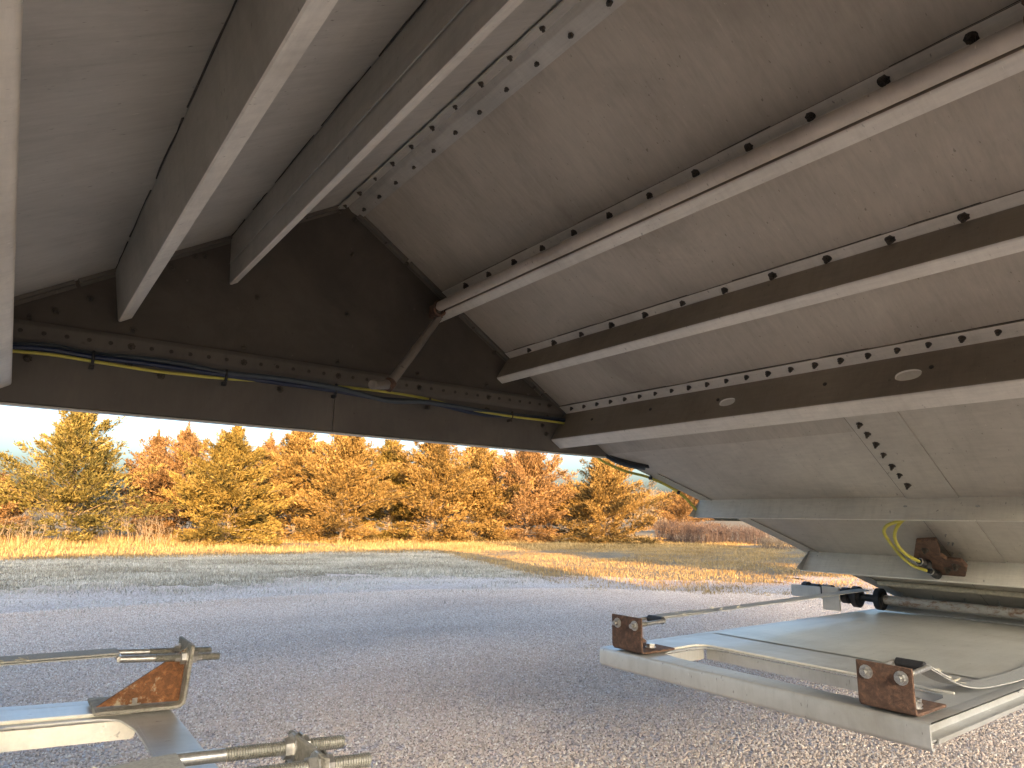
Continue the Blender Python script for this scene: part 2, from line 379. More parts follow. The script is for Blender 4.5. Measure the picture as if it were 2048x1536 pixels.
# ================================================================== setting
def setting():
    # gravel and field colours
    m, n, l, b = new_mat('gravel')
    tc = n.new('ShaderNodeTexCoord')
    vo = n.new('ShaderNodeTexVoronoi'); vo.inputs['Scale'].default_value = 85; l.new(tc.outputs['Object'], vo.inputs['Vector'])
    wn_ = n.new('ShaderNodeSeparateColor'); l.new(vo.outputs['Color'], wn_.inputs[0])
    r = ramp(n, [(0.0, (0.24, 0.195, 0.16)), (0.35, (0.42, 0.345, 0.285)), (0.7, (0.52, 0.44, 0.365)), (1.0, (0.64, 0.575, 0.50))])
    l.new(wn_.outputs[0], r.inputs[0])
    big = noise(n, l, 0.55, 4, 0.6); rb = ramp(n, [(0.3, (0.80, 0.78, 0.80)), (0.7, (1.12, 1.1, 1.08))]); l.new(big.outputs[0], rb.inputs[0])
    c = mix(n, l, 1.0, r.outputs[0], rb.outputs[0], 'MULTIPLY')
    l.new(c, b.inputs['Base Color']); b.inputs['Roughness'].default_value = 0.9
    inv = n.new('ShaderNodeMath'); inv.operation = 'SUBTRACT'; inv.inputs[0].default_value = 1.0; l.new(vo.outputs['Distance'], inv.inputs[1])
    bump(n, l, b, inv.outputs[0], 0.9, 0.008)
    b.inputs['Specular IOR Level'].default_value = 0.08
    MAT['gravel'] = m
    m, n, l, b = new_mat('pebble')
    oi = n.new('ShaderNodeObjectInfo')
    r = ramp(n, [(0.0, (0.29, 0.238, 0.195)), (0.2, (0.45, 0.375, 0.315)), (0.5, (0.53, 0.45, 0.38)), (0.72, (0.56, 0.44, 0.36)), (0.88, (0.61, 0.545, 0.47)), (1.0, (0.70, 0.645, 0.57))])
    l.new(oi.outputs['Random'], r.inputs[0])
    ge = n.new('ShaderNodeNewGeometry'); bn = n.new('ShaderNodeTexNoise'); bn.inputs['Scale'].default_value = 0.9; bn.inputs['Detail'].default_value = 5; mp_ = n.new('ShaderNodeMapping'); mp_.inputs['Scale'].default_value = (.5, 1.4, 1); mp_.inputs['Rotation'].default_value = (0, 0, -.35)
    l.new(ge.outputs['Position'], mp_.inputs[0]); l.new(mp_.outputs[0], bn.inputs['Vector'])
    rb2 = ramp(n, [(.32, (.90, .885, .88)), (.52, (1, 1, 1)), (.70, (1.07, 1.07, 1.075))]); l.new(bn.outputs[0], rb2.inputs[0])
    l.new(mix(n, l, 1.0, r.outputs[0], rb2.outputs[0], 'MULTIPLY'), b.inputs['Base Color']); b.inputs['Roughness'].default_value = 0.85
    b.inputs['Specular IOR Level'].default_value = 0.12
    MAT['pebble'] = m
    m, n, l, b = new_mat('soil and thatch')
    a = noise(n, l, 3.0, 8, 0.75); r = ramp(n, [(0.3, (0.10, 0.083, 0.057)), (0.7, (0.22, 0.187, 0.127))]); l.new(a.outputs[0], r.inputs[0])
    l.new(r.outputs[0], b.inputs['Base Color']); b.inputs['Roughness'].default_value = 0.95; bump(n, l, b, a.outputs[0], 0.6, 0.03)
    b.inputs['Specular IOR Level'].default_value = 0.05
    MAT['soil'] = m
    def blade_mat(name, lo, hi):
        m, n, l, b = new_mat(name)
        at = n.new('ShaderNodeAttribute'); at.attribute_name = 'tint'
        r = ramp(n, [(0.0, lo), (1.0, hi)]); l.new(at.outputs['Fac'], r.inputs[0])
        l.new(r.outputs[0], b.inputs['Base Color']); b.inputs['Roughness'].default_value = 0.8
        b.inputs['Specular IOR Level'].default_value = 0.2
        MAT[name] = m
    blade_mat('frosted grass', (0.15, 0.135, 0.10), (0.50, 0.485, 0.42))
    blade_mat('dry grass', (0.15, 0.095, 0.035), (0.38, 0.27, 0.12))
    # terrain: one sheet to the horizon
    mb = MB()
    N = 90
    xs = np.sign(np.linspace(-1, 1, N))*np.abs(np.linspace(-1, 1, N))**3*900+6
    ys = np.sign(np.linspace(-1, 1, N))*np.abs(np.linspace(-1, 1, N))**3*900+8
    vs = []
    for y in ys:
        for x in xs:
            d = math.hypot(x, y-2); k = min(1, max(0, (d-9)/10))
            z = -0.012+k*0.05*(math.sin(x*.61+1)*math.cos(y*.47)+.6*math.sin(x*1.3+y*.9))
            vs.append((x, y, z-0.004))
    fs = [(j*N+i, j*N+i+1, (j+1)*N+i+1, (j+1)*N+i) for j in range(N-1) for i in range(N-1)]
    mb.add(vs, fs)
    tag(mb.build('ground', 'soil', None, True), kind='structure')
    # gravel yard
    edge = [(-60, 6.2), (-8, 6.6), (-2, 6.9), (0, 6.85), (1.2, 7.05), (2.5, 7.1), (4.2, 7.0), (5.6, 6.75), (6.6, 5.9), (7.4, 5.2), (8.2, 4.3), (9.4, 3.7), (12, 3.0), (18, 2.2), (60, 0)]
    ex = np.array([e[0] for e in edge]); ey = np.array([e[1] for e in edge])
    def yedge(x): return np.interp(x, ex, ey)+0.16*np.sin(np.asarray(x)*2.3)+0.13*np.sin(np.asarray(x)*5.9+1)+0.12*np.sin(np.asarray(x)*13.7+2)+0.09*np.sin(np.asarray(x)*31.3)
    gx = list(np.linspace(-60, -6, 12))+list(np.linspace(-5, 14, 420))+list(np.linspace(15, 60, 12))
    vs = []; fs = []
    for i, x in enumerate(gx): vs += [(x, -1.6+.3*math.sin(x*1.7), 0), (x, float(yedge(x))+2.6+.5*math.sin(x*1.9), 0)]  # near edge cut short so dark soil behind the camera lowers bounce
    for i in range(len(gx)-1): fs.append((2*i, 2*i+2, 2*i+3, 2*i+1))
    tag(MB().add(vs, fs).build('gravel_lot', 'gravel'), kind='structure')
    # loose stones over the part of the lot the eye can resolve
    vs = [(-1.2, 1.4, 0.002), (7.6, 0.2, 0.002), (7.9, 5.0, 0.002), (6.2, 6.7, 0.002), (4.2, 7.6, 0.002), (2.5, 7.7, 0.002), (-1.6, 7.5, 0.002)]
    me = bpy.data.meshes.new('gravel_stones'); me.from_pydata(vs, [], [(0, 1, 2, 3, 4, 5, 6)]); me.materials.append(MAT['pebble'])
    o = bpy.data.objects.new('gravel_stones', me); COL.objects.link(o); tag(o, kind='stuff')
    o['label'] = 'loose pinkish grey gravel stones covering the yard'
    ng = bpy.data.node_groups.new('scatter stones', 'GeometryNodeTree')
    ng.interface.new_socket('Geometry', in_out='INPUT', socket_type='NodeSocketGeometry')
    ng.interface.new_socket('Geometry', in_out='OUTPUT', socket_type='NodeSocketGeometry')
    N_ = ng.nodes; L_ = ng.links
    gi = N_.new('NodeGroupInput'); go = N_.new('NodeGroupOutput')
    dp = N_.new('GeometryNodeDistributePointsOnFaces'); dp.inputs['Density'].default_value = 7200
    ico = N_.new('GeometryNodeMeshIcoSphere'); ico.inputs['Radius'].default_value = 0.0060; ico.inputs['Subdivisions'].default_value = 1
    sm = N_.new('GeometryNodeSetMaterial'); sm.inputs['Material'].default_value = MAT['pebble']
    ip = N_.new('GeometryNodeInstanceOnPoints')
    rr = N_.new('FunctionNodeRandomValue'); rr.data_type = 'FLOAT_VECTOR'; rr.inputs[0].default_value = (-3, -3, -3); rr.inputs[1].default_value = (3, 3, 3)
    rs = N_.new('FunctionNodeRandomValue'); rs.data_type = 'FLOAT_VECTOR'; rs.inputs[0].default_value = (0.45, 0.35, 0.3); rs.inputs[1].default_value = (1.35, 1.1, 0.8); rs.inputs['Seed'].default_value = 5
    L_.new(gi.outputs[0], dp.inputs[0]); L_.new(dp.outputs[0], ip.inputs[0]); L_.new(ico.outputs[0], sm.inputs[0]); L_.new(sm.outputs[0], ip.inputs['Instance'])
    L_.new(rr.outputs[0], ip.inputs['Rotation']); L_.new(rs.outputs[0], ip.inputs['Scale']); L_.new(ip.outputs[0], go.inputs[0])
    md = o.modifiers.new('stones', 'NODES'); md.node_group = ng

    def blades(name, pts, hmin, hmax, wid, mat, label, tuft=1.0, base=0.0):
        n_ = len(pts)
        az = rng.uniform(0, 2*np.pi, n_); h = rng.uniform(hmin, hmax, n_)*(.75+.45*np.sin(pts[:, 0]*2.1+np.sin(pts[:, 1]*3.0)*1.5)*np.sin(pts[:, 1]*2.7+pts[:, 0]*.7)); lean = rng.uniform(0.15, 0.9, n_)*h*tuft
        d = np.stack([np.cos(az), np.sin(az)], 1); w = np.stack([-d[:, 1], d[:, 0]], 1)*(wid*rng.uniform(.6, 1.4, n_))[:, None]
        v = np.zeros((n_, 5, 3))
        v[:, 0, :2] = pts-w; v[:, 1, :2] = pts+w
        v[:, 2, :2] = pts+d*lean[:, None]*.35+w*.7; v[:, 3, :2] = pts+d*lean[:, None]*.35-w*.7
        v[:, 2, 2] = v[:, 3, 2] = h*.6
        v[:, 4, :2] = pts+d*lean[:, None]; v[:, 4, 2] = h
        v[:, :, 2] += base-0.008
        idx = np.arange(n_)[:, None]*5
        f4 = idx+np.array([[0, 1, 2, 3]]); f3 = idx+np.array([[3, 2, 4]])
        me = bpy.data.meshes.new(name)
        me.from_pydata(v.reshape(-1, 3).tolist(), [], f4.tolist()+f3.tolist())
        t = np.repeat(np.clip(rng.normal(.5, .24, n_)+0.20*np.sin(pts[:, 0]*1.3)*np.sin(pts[:, 1]*1.9+pts[:, 0]*.4)+0.2*np.sin(pts[:, 0]*3.7+np.sin(pts[:, 1]*2.6)*2)*np.sin(pts[:, 1]*5.3+pts[:, 0]), 0, 1), 5)
        at = me.attributes.new('tint', 'FLOAT', 'POINT'); at.data.foreach_set('value', t.astype(np.float32))
        me.materials.append(MAT[mat]); me.update()
        o = bpy.data.objects.new(name, me); COL.objects.link(o); tag(o, label, kind='stuff')
    # the photograph's shaded field is frosted, the sunlit one is thawed and straw coloured
    p = np.stack([rng.uniform(-4, 11, 300000), rng.uniform(4.0, 15.6, 300000)], 1)
    dz = p[:, 1]-yedge(p[:, 0])
    clump = .5+.5*np.sin(p[:, 0]*2.3+1.1*np.sin(p[:, 1]*2.1))*np.sin(p[:, 1]*3.3+.8*np.sin(p[:, 0]*1.7))
    inshade = (p[:, 0] < 6.2+0.32*(p[:, 1]-6.5)) & (rng.uniform(0, 1, len(p)) < np.clip((dz+.9)/3.4, 0, 1)**1.6*(.30+.9*clump)+.9*np.clip((dz-1.4)/2.2, 0, 1))
    keep = rng.uniform(0, 1, len(p)) < np.clip(1.25-(p[:, 1]-7)*0.05, .5, 1)
    blades('frosted_grass', p[inshade & keep], 0.022, 0.062, 0.0030, 'frosted grass', 'short frosted pale grass in the shade beyond the gravel', 1.5)
    p2 = np.stack([rng.uniform(3.5, 26, 230000), rng.uniform(3.5, 20, 230000)], 1)
    ok = (p2[:, 0] >= 6.0+0.32*(p2[:, 1]-6.5)) & (p2[:, 1] > yedge(p2[:, 0])+.1) & (p2[:, 1] < 22-0.1*p2[:, 0])
    blades('short_dry_grass', p2[ok], 0.025, 0.075, 0.0036, 'dry grass', 'short golden dry grass on the sunlit ground at right', 1.2)
    p3 = np.stack([rng.uniform(-6, 24, 90000), rng.uniform(15.0, 25.5, 90000)], 1)
    ok3 = p3[:, 1] < 24.5-0.12*np.clip(p3[:, 0], 0, 40)
    blades('tall_dry_grass', p3[ok3], 0.04, 0.15+0.22*np.clip((p3[ok3][:, 1]-19.5)/2.5, 0, 1), 0.006, 'dry grass', 'tall golden dry grass along the foot of the cedar row', 1.0)
setting()

# ------------------------------------------------------------------ unseen things placed behind the photographer that shade the yard
def shed(name, label, x0, x1, y0, y1, eave, ridge):
    t = thing(name, label, 'shed', ((x0+x1)/2, (y0+y1)/2, 0))
    MAT.setdefault('siding', plain('ribbed steel siding', (0.13, 0.12, 0.11), 0.55, 0.1, 0.08, 3, 0.0))  # dark tone picked to cut light bouncing under the trailer
    MAT.setdefault('roofing', plain('steel roofing', (0.30, 0.30, 0.31), 0.45, 0.3, 0.1, 3, 0.0))
    mb = MB(); w = 0.06; step = 0.3
    def wall(p, q):
        p, q = Vector(p), Vector(q); L = (q-p).length; d = (q-p)/L; nrm = Vector((d.y, -d.x)); k = 0; vs = []; u = 0
        while u < L: vs.append(p+d*u+nrm*(0.02 if k % 2 else 0)); k += 1; u += step/2
        vs.append(q)
        for a, b in zip(vs, vs[1:]): mb.add([(a.x, a.y, 0), (b.x, b.y, 0), (b.x, b.y, eave), (a.x, a.y, eave)], [(0, 1, 2, 3)])
    wall((x0, y1), (x1, y1)); wall((x1, y1), (x1, y0)); wall((x1, y0), (x0, y0)); wall((x0, y0), (x0, y1))
    ym = (y0+y1)/2
    for x in (x0, x1): mb.add([(x, y0, eave), (x, y1, eave), (x, ym, ridge)], [(0, 1, 2)])
    mb.build('wall', 'siding', t)
    for s in (y0-.25, y1+.25):
        zz = eave-.25*(ridge-eave)/(ym-y0)
        MB().prism([(x0-.2, s, zz), (x1+.2, s, zz), (x1+.2, ym, ridge), (x0-.2, ym, ridge)], (0, 0, .05)).build('roof', 'roofing', t)
    MB().box(((x0+x1)/2, y1+.04, eave*.42), (min(3.2, (x1-x0)*.6), .05, eave*.84)).build('door', 'paintwall', t)
shed('machine_shed', 'long dark ribbed steel machine shed, unseen, shading the yard from behind the photographer', -36, -0.2, -34, -21, 5.8, 6.9)

# ================================================================== the trailer
TR = thing('grain_trailer', 'weathered aluminium hopper-bottom grain trailer seen from underneath', 'trailer', (0.4*S, YC*S, 0))
def w2(x, z): return (x*S, H+z*S)
y0m, y1m = YN*S, YF*S
TH = 0.004

def slope_quad(side, xa, xb, yy, mat, name='slope_sheet', off=0.0, th=TH):
    """sheet between x = xa and xb with y limits yy = ((ya0, ya1), (yb0, yb1)); thickness goes up; off = proud below"""
    zf, nn = (zr, NR) if side == 'R' else (zl, NL)
    vs = []
    for lift in (off, off-th):
        for x, (a, b) in ((xa, yy[0]), (xb, yy[1])):
            for y in (a, b): vs.append((x*S+nn[0]*lift, y*S, H+zf(x)*S+nn[1]*lift))
    return MB().add(vs, [(0, 1, 3, 2), (4, 6, 7, 5), (0, 2, 6, 4), (1, 5, 7, 3), (0, 4, 5, 1), (2, 3, 7, 6)]).build(name, mat, TR)
XB = 0.985; XE = 1.425; YB = 0.625
YBn = 2*YC-YB
def corner_y(x): return YF+(YB-YF)*(x-XB)/(XE-XB)
up_r = slope_quad('R', XP, XB, ((YN, YF), (YN, YF)), 'sheet')
lo_far = slope_quad('R', XB, XE, ((YC-.008, YF), (YC-.008, YB)), 'lower')
lo_near = slope_quad('R', XB-.03, XE, ((YN+.02, YC+.003), (YBn, YC+.003)), 'lower', off=0.003)
up_l = slope_quad('L', XP, 2*XP-XB, ((YN, YF), (YN, YF)), 'sheet_left')
xel = 2*XP-XE
lo_l = slope_quad('L', 2*XP-XB, xel, ((YN, YF), (YBn, YB)), 'lower')
for o, lab in ((up_r, 'right slope sheet above the deep beam'), (up_l, 'left slope sheet with two ribs')): o['label'] = lab
# tapered sides and far slopes of both hoppers
def hopper_rest(sx):
    X = lambda x: XP+sx*(x-XP)
    xo = 1.86; xt = 2.30; zb = zr(XE); zt = zr(XB)
    for ya, yb in ((YF, YB), (YN, YBn)):
        vs = [(X(XB)*S, ya*S, H+zt*S), (X(XE)*S, yb*S, H+zb*S), (X(xo)*S, yb*S, H+zb*S), (X(xt)*S, ya*S, H+zt*S)]
        MB().prism(vs, (0, 0.004 if ya > 0 else -0.004, 0.002)).build('hopper_side', 'lower', TR)
    vs = [(X(xo)*S, YBn*S, H+zb*S), (X(xo)*S, YB*S, H+zb*S), (X(xt)*S, YF*S, H+zt*S), (X(xt)*S, YN*S, H+zt*S)]
    MB().prism(vs, (sx*0.004, 0, 0.002)).build('hopper_end', 'lower', TR)
hopper_rest(1); hopper_rest(-1)

# far and near side: triangular sheet, rail, riveted lip
def side(yf, s, visible):
    yw = yf*S
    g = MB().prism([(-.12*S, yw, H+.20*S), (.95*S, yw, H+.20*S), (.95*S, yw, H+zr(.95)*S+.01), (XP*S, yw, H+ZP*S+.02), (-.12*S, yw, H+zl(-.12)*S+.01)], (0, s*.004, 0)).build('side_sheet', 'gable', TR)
    xl, xr = -3.9, 5.05
    r = MB(); ya = yw-s*.004
    for a, b in ((xl, .389*S), (.3905*S, xr)):
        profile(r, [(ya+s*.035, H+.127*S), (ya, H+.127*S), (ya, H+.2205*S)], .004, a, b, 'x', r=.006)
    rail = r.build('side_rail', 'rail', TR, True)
    MB().box(((xl+xr)/2, ya+s*.014, H+.127*S-.005), (xr-xl, .034, .004)).build('rail_highlight', 'trim', rail)  # pale strip painting in the sky-lit lower edge of the rail
    lip = MB(); profile(lip, [(ya-s*.003, H+.2015*S), (ya-s*.011, H+.207*S), (ya-s*.011, H+.223*S), (ya-s*.002, H+.229*S)], .003, -.03*S, .88*S, 'x', r=.003)
    lo = lip.build('rivet_strip', 'rail', TR, True)
    nrm = (0, -s, 0)
    x = -.016; k = 0
    while x < .84:
        kk = k % 6
        if kk == 5:
            put(BOLT_SMALL, 'bolt', (x*S, ya-s*.0125, H+.2145*S), nrm, lo)
            put(BOLT_SMALL, 'bolt', (x*S, ya+s*.004, H+.239*S), nrm, g)
            put(BOLT_SMALL, 'bolt', (x*S, ya-s*.002, H+.192*S), nrm, rail)
        else: put(RIVET, 'rivet', (x*S, ya-s*.0125, H+.215*S), nrm, lo)
        x += .0240; k += 1
    # skin above the rail
    MB().box(((xl+xr)/2, yw+s*.045, H+.127*S+.86), (xr-xl, .006, 1.72)).build('side_wall', 'paintwall', TR)
    return g, rail, lo
gable, rail, lip = side(YF, 1, True)
gable['label'] = 'dark grimy triangular side sheet between the hoppers'
side(YN, -1, False)
for (px, py) in ((704, 510), (694, 628), (514, 595), (345, 536), (180, 597), (112, 622), (410, 512), (678, 425), (709, 440), (770, 487), (812, 530), (612, 437), (642, 425), (945, 656), (987, 705), (1066, 775), (390, 512), (60, 635)):
    q = on(px, py, 1, YF); put(BOLT, 'bolt', W(q)+Vector((0, -.0015, 0)), (0, -1, 0), gable, .15, .85)
for (px, py) in ((55, 717), (322, 752), (560, 779), (938, 822), (1084, 851), (855, 812), (1092, 868)):
    q = on(px, py, 1, YF-.003); put(BOLT, 'bolt', W(q)+Vector((0, -.001, 0)), (0, -1, 0), rail, .15, .9)
# end walls and rolled tarp (outside the frame, they cast the trailer's shadow)
zt = H+.127*S+1.72
for x in (-3.9, 5.05): MB().box((x, YC*S, H+.127*S+.9), (.006, (YF-YN)*S+.09, 1.62)).build('end_wall', 'paintwall', TR)
tp = MB(); W_ = (YF-YN)*S/2+.05
profile(tp, [(YC*S+W_*math.cos(a), zt+.02+.16*math.sin(a)) for a in np.linspace(math.pi, 0, 11)], .004, -3.95, 5.1, 'x', r=0)
tp.build('tarp', 'tarp', TR, True)

# ridge plate over the peak with two rows of bolts
rp = MB(); e = .0235*S
c = Vector((XP*S, H+ZP*S-.006))
pr = [c+Vector((-UL[0], -UL[1]))*e*1.05, c+Vector((-UL[0], -UL[1]))*e*.30+Vector((0, -.008)), c+Vector((0, -.003)), c+Vector(DR)*e*.34+Vector((0, -.010)), c+Vector(DR)*e*1.25]
profile(rp, [tuple(p) for p in pr], .004, y0m, y1m-.002, 'y', r=.003)
ridge = rp.build('ridge_plate', 'strip', TR, True)
y = .968
while y > .1:
    put(BOLT, 'bolt', W((XP+.017, y, 0))*1.0+Vector((0, 0, (zr(XP+.017))*S-.0075)), (NR[0], 0, NR[1]), ridge, .12)
    put(BOLT, 'bolt', W((XP-.0145, y+.012, 0))+Vector((0, 0, (zl(XP-.0145))*S-.0105)), (NL[0], 0, NL[1]), ridge, .12)
    y -= .0567
# fold flanges where the sheets meet the side sheets
for s, yy in ((1, YF), (-1, YN)):
    for zf, nn, xa, xb, nm in ((zr, NR, XP+.02, .90, 'R'), (zl, NL, -.05, XP-.02, 'L')):
        segs = [(xa+(xb-xa)*t0, xa+(xb-xa)*t1) for t0, t1 in ((0, .19), (.20, .42), (.425, .66), (.67, .82), (.825, 1))]
        for xa_, xb_ in segs:
            f = MB(); dep_light = True
            for a, b, hgt, dep in ((xa_, xb_, .011, .020), (xa_, xb_, .020, .003)):
                p0 = Vector((a*S, yy*S-s*.001, H+zf(a)*S)); p1 = Vector((b*S, yy*S-s*.001, H+zf(b)*S)); nv = Vector((nn[0], 0, nn[1]))
                f.prism([p0+nv*.001, p1+nv*.001, p1+nv*hgt, p0+nv*hgt], (0, -s*dep, 0))
            f.build('corner_flange', 'rail' if dep_light else 'gable', TR)

# Z-section ribs
def zbar(side_, x_top, fl_top, depth, fl_bot, mat, th=.004, name='rib', ends=(YN+.01, YF-.004), web_vec=None, holes=None):
    zf, nn, dn = (zr, NR, DR) if side_ == 'R' else (zl, NL, UL)
    a = Vector((x_top, zf(x_top))); dn = Vector(dn); nn = Vector(nn)
    b = a+dn*fl_top
    wv = Vector(web_vec) if web_vec else nn*depth
    cc = b+wv; d = cc+dn*fl_bot
    off = nn*(.0025/S)
    if side_ == 'L':      # upper flange lies uphill of the web and is hidden by it
        a2 = b+dn*.016; pts = [a2+off, b+off, cc, d]
    else: pts = [a+off, b+off, cc, d]
    pts = [w2(p.x, p.y) for p in pts]
    mb = MB()
    if not holes:
        profile(mb, pts, th, ends[0]*S, ends[1]*S, 'y', r=.006)
    else:
        A, B, C_, D_ = [Vector(p) for p in pts]
        wd = (C_-B).normalized(); fd = (D_-C_).normalized(); ud = (B-A).normalized()
        profile(mb, [tuple(A), tuple(B), tuple(B+wd*.012)], th, ends[0]*S, ends[1]*S, 'y', r=.005)
        profile(mb, [tuple(C_-wd*.012), tuple(C_), tuple(D_)], th, ends[0]*S, ends[1]*S, 'y', r=.005)
        nv = Vector((-wd.y, wd.x)); L = (C_-B).length
        def fn(u, v, w):
            q = B+wd*v+nv*(w-th/2); return (q.x, u, q.y)
        holed_plate(mb, ends[0]*S, ends[1]*S, .012, L-.012, holes, fn, th, 2.3)
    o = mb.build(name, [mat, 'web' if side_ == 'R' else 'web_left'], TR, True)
    if True:            # web faces take the second slot; on the right, grime plus painted-in shade
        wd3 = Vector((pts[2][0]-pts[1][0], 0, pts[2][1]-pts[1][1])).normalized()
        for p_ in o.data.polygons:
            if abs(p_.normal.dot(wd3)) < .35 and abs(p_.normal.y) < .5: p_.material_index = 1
    return o, b
def bolts_on(o, x, y0, dy, n, mesh=BOLT):
    for k in range(n):
        p = W((x, y0-dy*k, zr(x)))+Vector((NR[0], 0, NR[1]))*.0048
        if y0-dy*k > YN+.03: put(mesh, 'bolt', p, (NR[0], 0, NR[1]), o, .12)
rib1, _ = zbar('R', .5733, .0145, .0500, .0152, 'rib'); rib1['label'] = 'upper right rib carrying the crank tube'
bolts_on(rib1, .5805, .921, .0689, 14)
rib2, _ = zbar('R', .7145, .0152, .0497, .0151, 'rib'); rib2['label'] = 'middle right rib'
bolts_on(rib2, .7215, .924, .0695, 14)
Lw = .0662*S
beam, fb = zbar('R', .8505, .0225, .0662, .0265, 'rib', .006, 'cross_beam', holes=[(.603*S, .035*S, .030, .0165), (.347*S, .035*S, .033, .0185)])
beam['label'] = 'deep right cross beam with two slotted holes'
bolts_on(beam, .8575, .962, .03545, 28)
wn2 = Vector((-DR[0], 0, -DR[1]))
for (px, py) in ((1864, 736), (1651, 770), (1437, 801), (1302, 820), (1185, 840)):
    d = ray(px, py); cst = DR[0]*fb.x+DR[1]*fb.y; t = cst/(DR[0]*d[0]+DR[1]*d[2]); q = d*t
    put(RIVET, 'rivet', W(q)+wn2*.0032, wn2, beam)
ribl1, _ = zbar('L', .0745, 0, 0, .0165, 'rib', web_vec=(.0115, -.0715)); ribl1['label'] = 'lower left rib'
ribl2, bl = zbar('L', .2145, 0, 0, .0112, 'rib', web_vec=(.0045, -.0750)); ribl2['label'] = 'upper left rib with lapped web'
lap = MB(); q0 = bl+Vector((.0045, -.075))*.42; q1 = bl+Vector((.0045, -.075))*.62
a, b_ = w2(q0.x, q0.y), w2(q1.x, q1.y)
lap.box(((a[0]+b_[0])/2-.0035, (y0m+y1m)/2, (a[1]+b_[1])/2), (.003, y1m-y0m-.05, (a[1]-b_[1])), Matrix.Rotation(.06, 3, 'Y'))
lap.build('web_strip', 'web_left', ribl2)
# dark joint lines on the left ribs, drawn-in shadow lines on the right
random.seed(21)
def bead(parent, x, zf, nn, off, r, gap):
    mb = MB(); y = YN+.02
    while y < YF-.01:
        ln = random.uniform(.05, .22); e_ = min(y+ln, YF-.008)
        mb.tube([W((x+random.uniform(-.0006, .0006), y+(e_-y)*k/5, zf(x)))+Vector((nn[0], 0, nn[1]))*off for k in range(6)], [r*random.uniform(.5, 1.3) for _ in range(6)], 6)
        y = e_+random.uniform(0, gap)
    mb.build('joint_bead', 'seam', parent)
bead(ribl1, .0738, zl, NL, .001, .0019, .05); bead(ribl2, .2138, zl, NL, .001, .0017, .07)
for o_, x_ in ((rib1, .5728), (rib2, .7140), (beam, .8500)): bead(o_, x_, zr, NR, .0008, .0009, .12)  # dark line standing in for the shadow above each right flange
# left cross beam, mirror of the right one
la = Vector((-.062, zl(-.062)))
pts = [la+Vector(NL)*.001, la+Vector(UL)*-.0225+Vector(NL)*.001]
fbL = Vector((-.0165, .149)); topL = fbL-Vector(NL)*.0662
pts = [topL+Vector(UL)*.0225, topL, fbL, fbL-Vector(UL)*.0265]
mb = MB(); profile(mb, [w2(p.x, p.y) for p in pts], .006, (YN+.01)*S, (YF-.004)*S, 'y', r=.006)
bl_ = mb.build('cross_beam', 'rib', TR, True); bl_['label'] = 'deep left cross beam at the frame edge'

# seam on the lower sheet, stiffener fold near the far corner
for (px, py) in ((1720, 845), (1736, 864), (1753, 884), (1768, 905), (1785, 928), (1800, 946), (1816, 966)):
    q = on_slope(px, py); put(BOLT_SMALL, 'bolt', W(q)+Vector((NR[0], 0, NR[1]))*.0069, (NR[0], 0, NR[1]), lo_near, .15)
ss = MB()
for a_, b_x in ((XB-.095, XE-.01),):
    pa = [W((x, y, zr(x)))+Vector((NR[0], 0, NR[1]))*.0032 for x, y in ((a_, YC-.060), (a_, YC+.013), (b_x, YC+.013), (b_x, YC-.060))]
    ss.prism(pa, Vector((NR[0], 0, NR[1]))*.0035)
seam_o = ss.build('seam_strip', 'lower', lo_near)
MB().prism([W((x, y, zr(x)))+Vector((NR[0], 0, NR[1]))*.0004 for x, y in ((XB-.095, YC+.0132), (XB-.095, YC+.0150), (XE-.01, YC+.0150), (XE-.01, YC+.0132))], Vector((NR[0], 0, NR[1]))*.0022).build('joint_bead', 'seam', lo_near)
sb = MB()
for t0, t1 in ((.02, .32), (.335, .70), (.70, .985)):
    pts = []
    for t in (t0, t1):
        x = XB+.055+(XE-.06-XB)*t; pts.append(Vector((x*S, (corner_y(x)-.030)*S, H+zr(x)*S)))
    nv = Vector((NR[0], 0, NR[1])); dv = Vector((0, -1, 0))
    sb.prism([pts[0]+nv*.0005, pts[1]+nv*.0005, pts[1]+nv*.006+dv*.004, pts[0]+nv*.006+dv*.004], dv*.006)
sb.build('corner_fold', 'lower', TR)

# hopper trims: bent lips across the lower sheet
def trim(top, bot, tip, yend, name, label):
    mb = MB()
    nv = Vector(NR)
    T = Vector(top); B = Vector(bot); P = Vector(tip)
    cre = T.lerp(B, .72)
    pts = [T+Vector((.006, -.001)), T, cre, B, B+(P-B)*.35]
    profile(mb, [w2(p.x, p.y) for p in pts], .004, (2*YC-yend)*S, yend*S, 'y', r=.004)
    o = mb.build(name, 'trim', TR, True); o['label'] = label
    w = MB(); random.seed(int(yend*1000))
    yy = (2*YC-yend)*S+.03
    while yy < yend*S-.03:
        ln = random.uniform(.05, .22)
        w.tube([(T.x*S+random.uniform(-.001, .001), yy+ln*k/5, H+T.y*S+.001+random.uniform(-.001, .001)) for k in range(6)], .0022, 5)
        yy += ln+random.uniform(.03, .25)
    w.build('joint_bead', 'weld', o)
    return o
t1 = trim((1.127, .040), (1.107, .0042), (1.100, .009), .876, 'hopper_trim', 'upper light trim across the right hopper')
t2 = trim((1.279, -.058), (1.247, -.0925), (1.231, -.092), .735, 'hopper_trim', 'lower light trim across the right hopper')
nt = Vector((-1, 0, -.48)).normalized()
for (px, py) in ((1812, 1014), (1957, 1014)):
    d = ray(px, py); q = d*(1.1205/d[0]); put(RIVET_ZINC, 'rivet', W(q)+nt*.003, nt, t1)
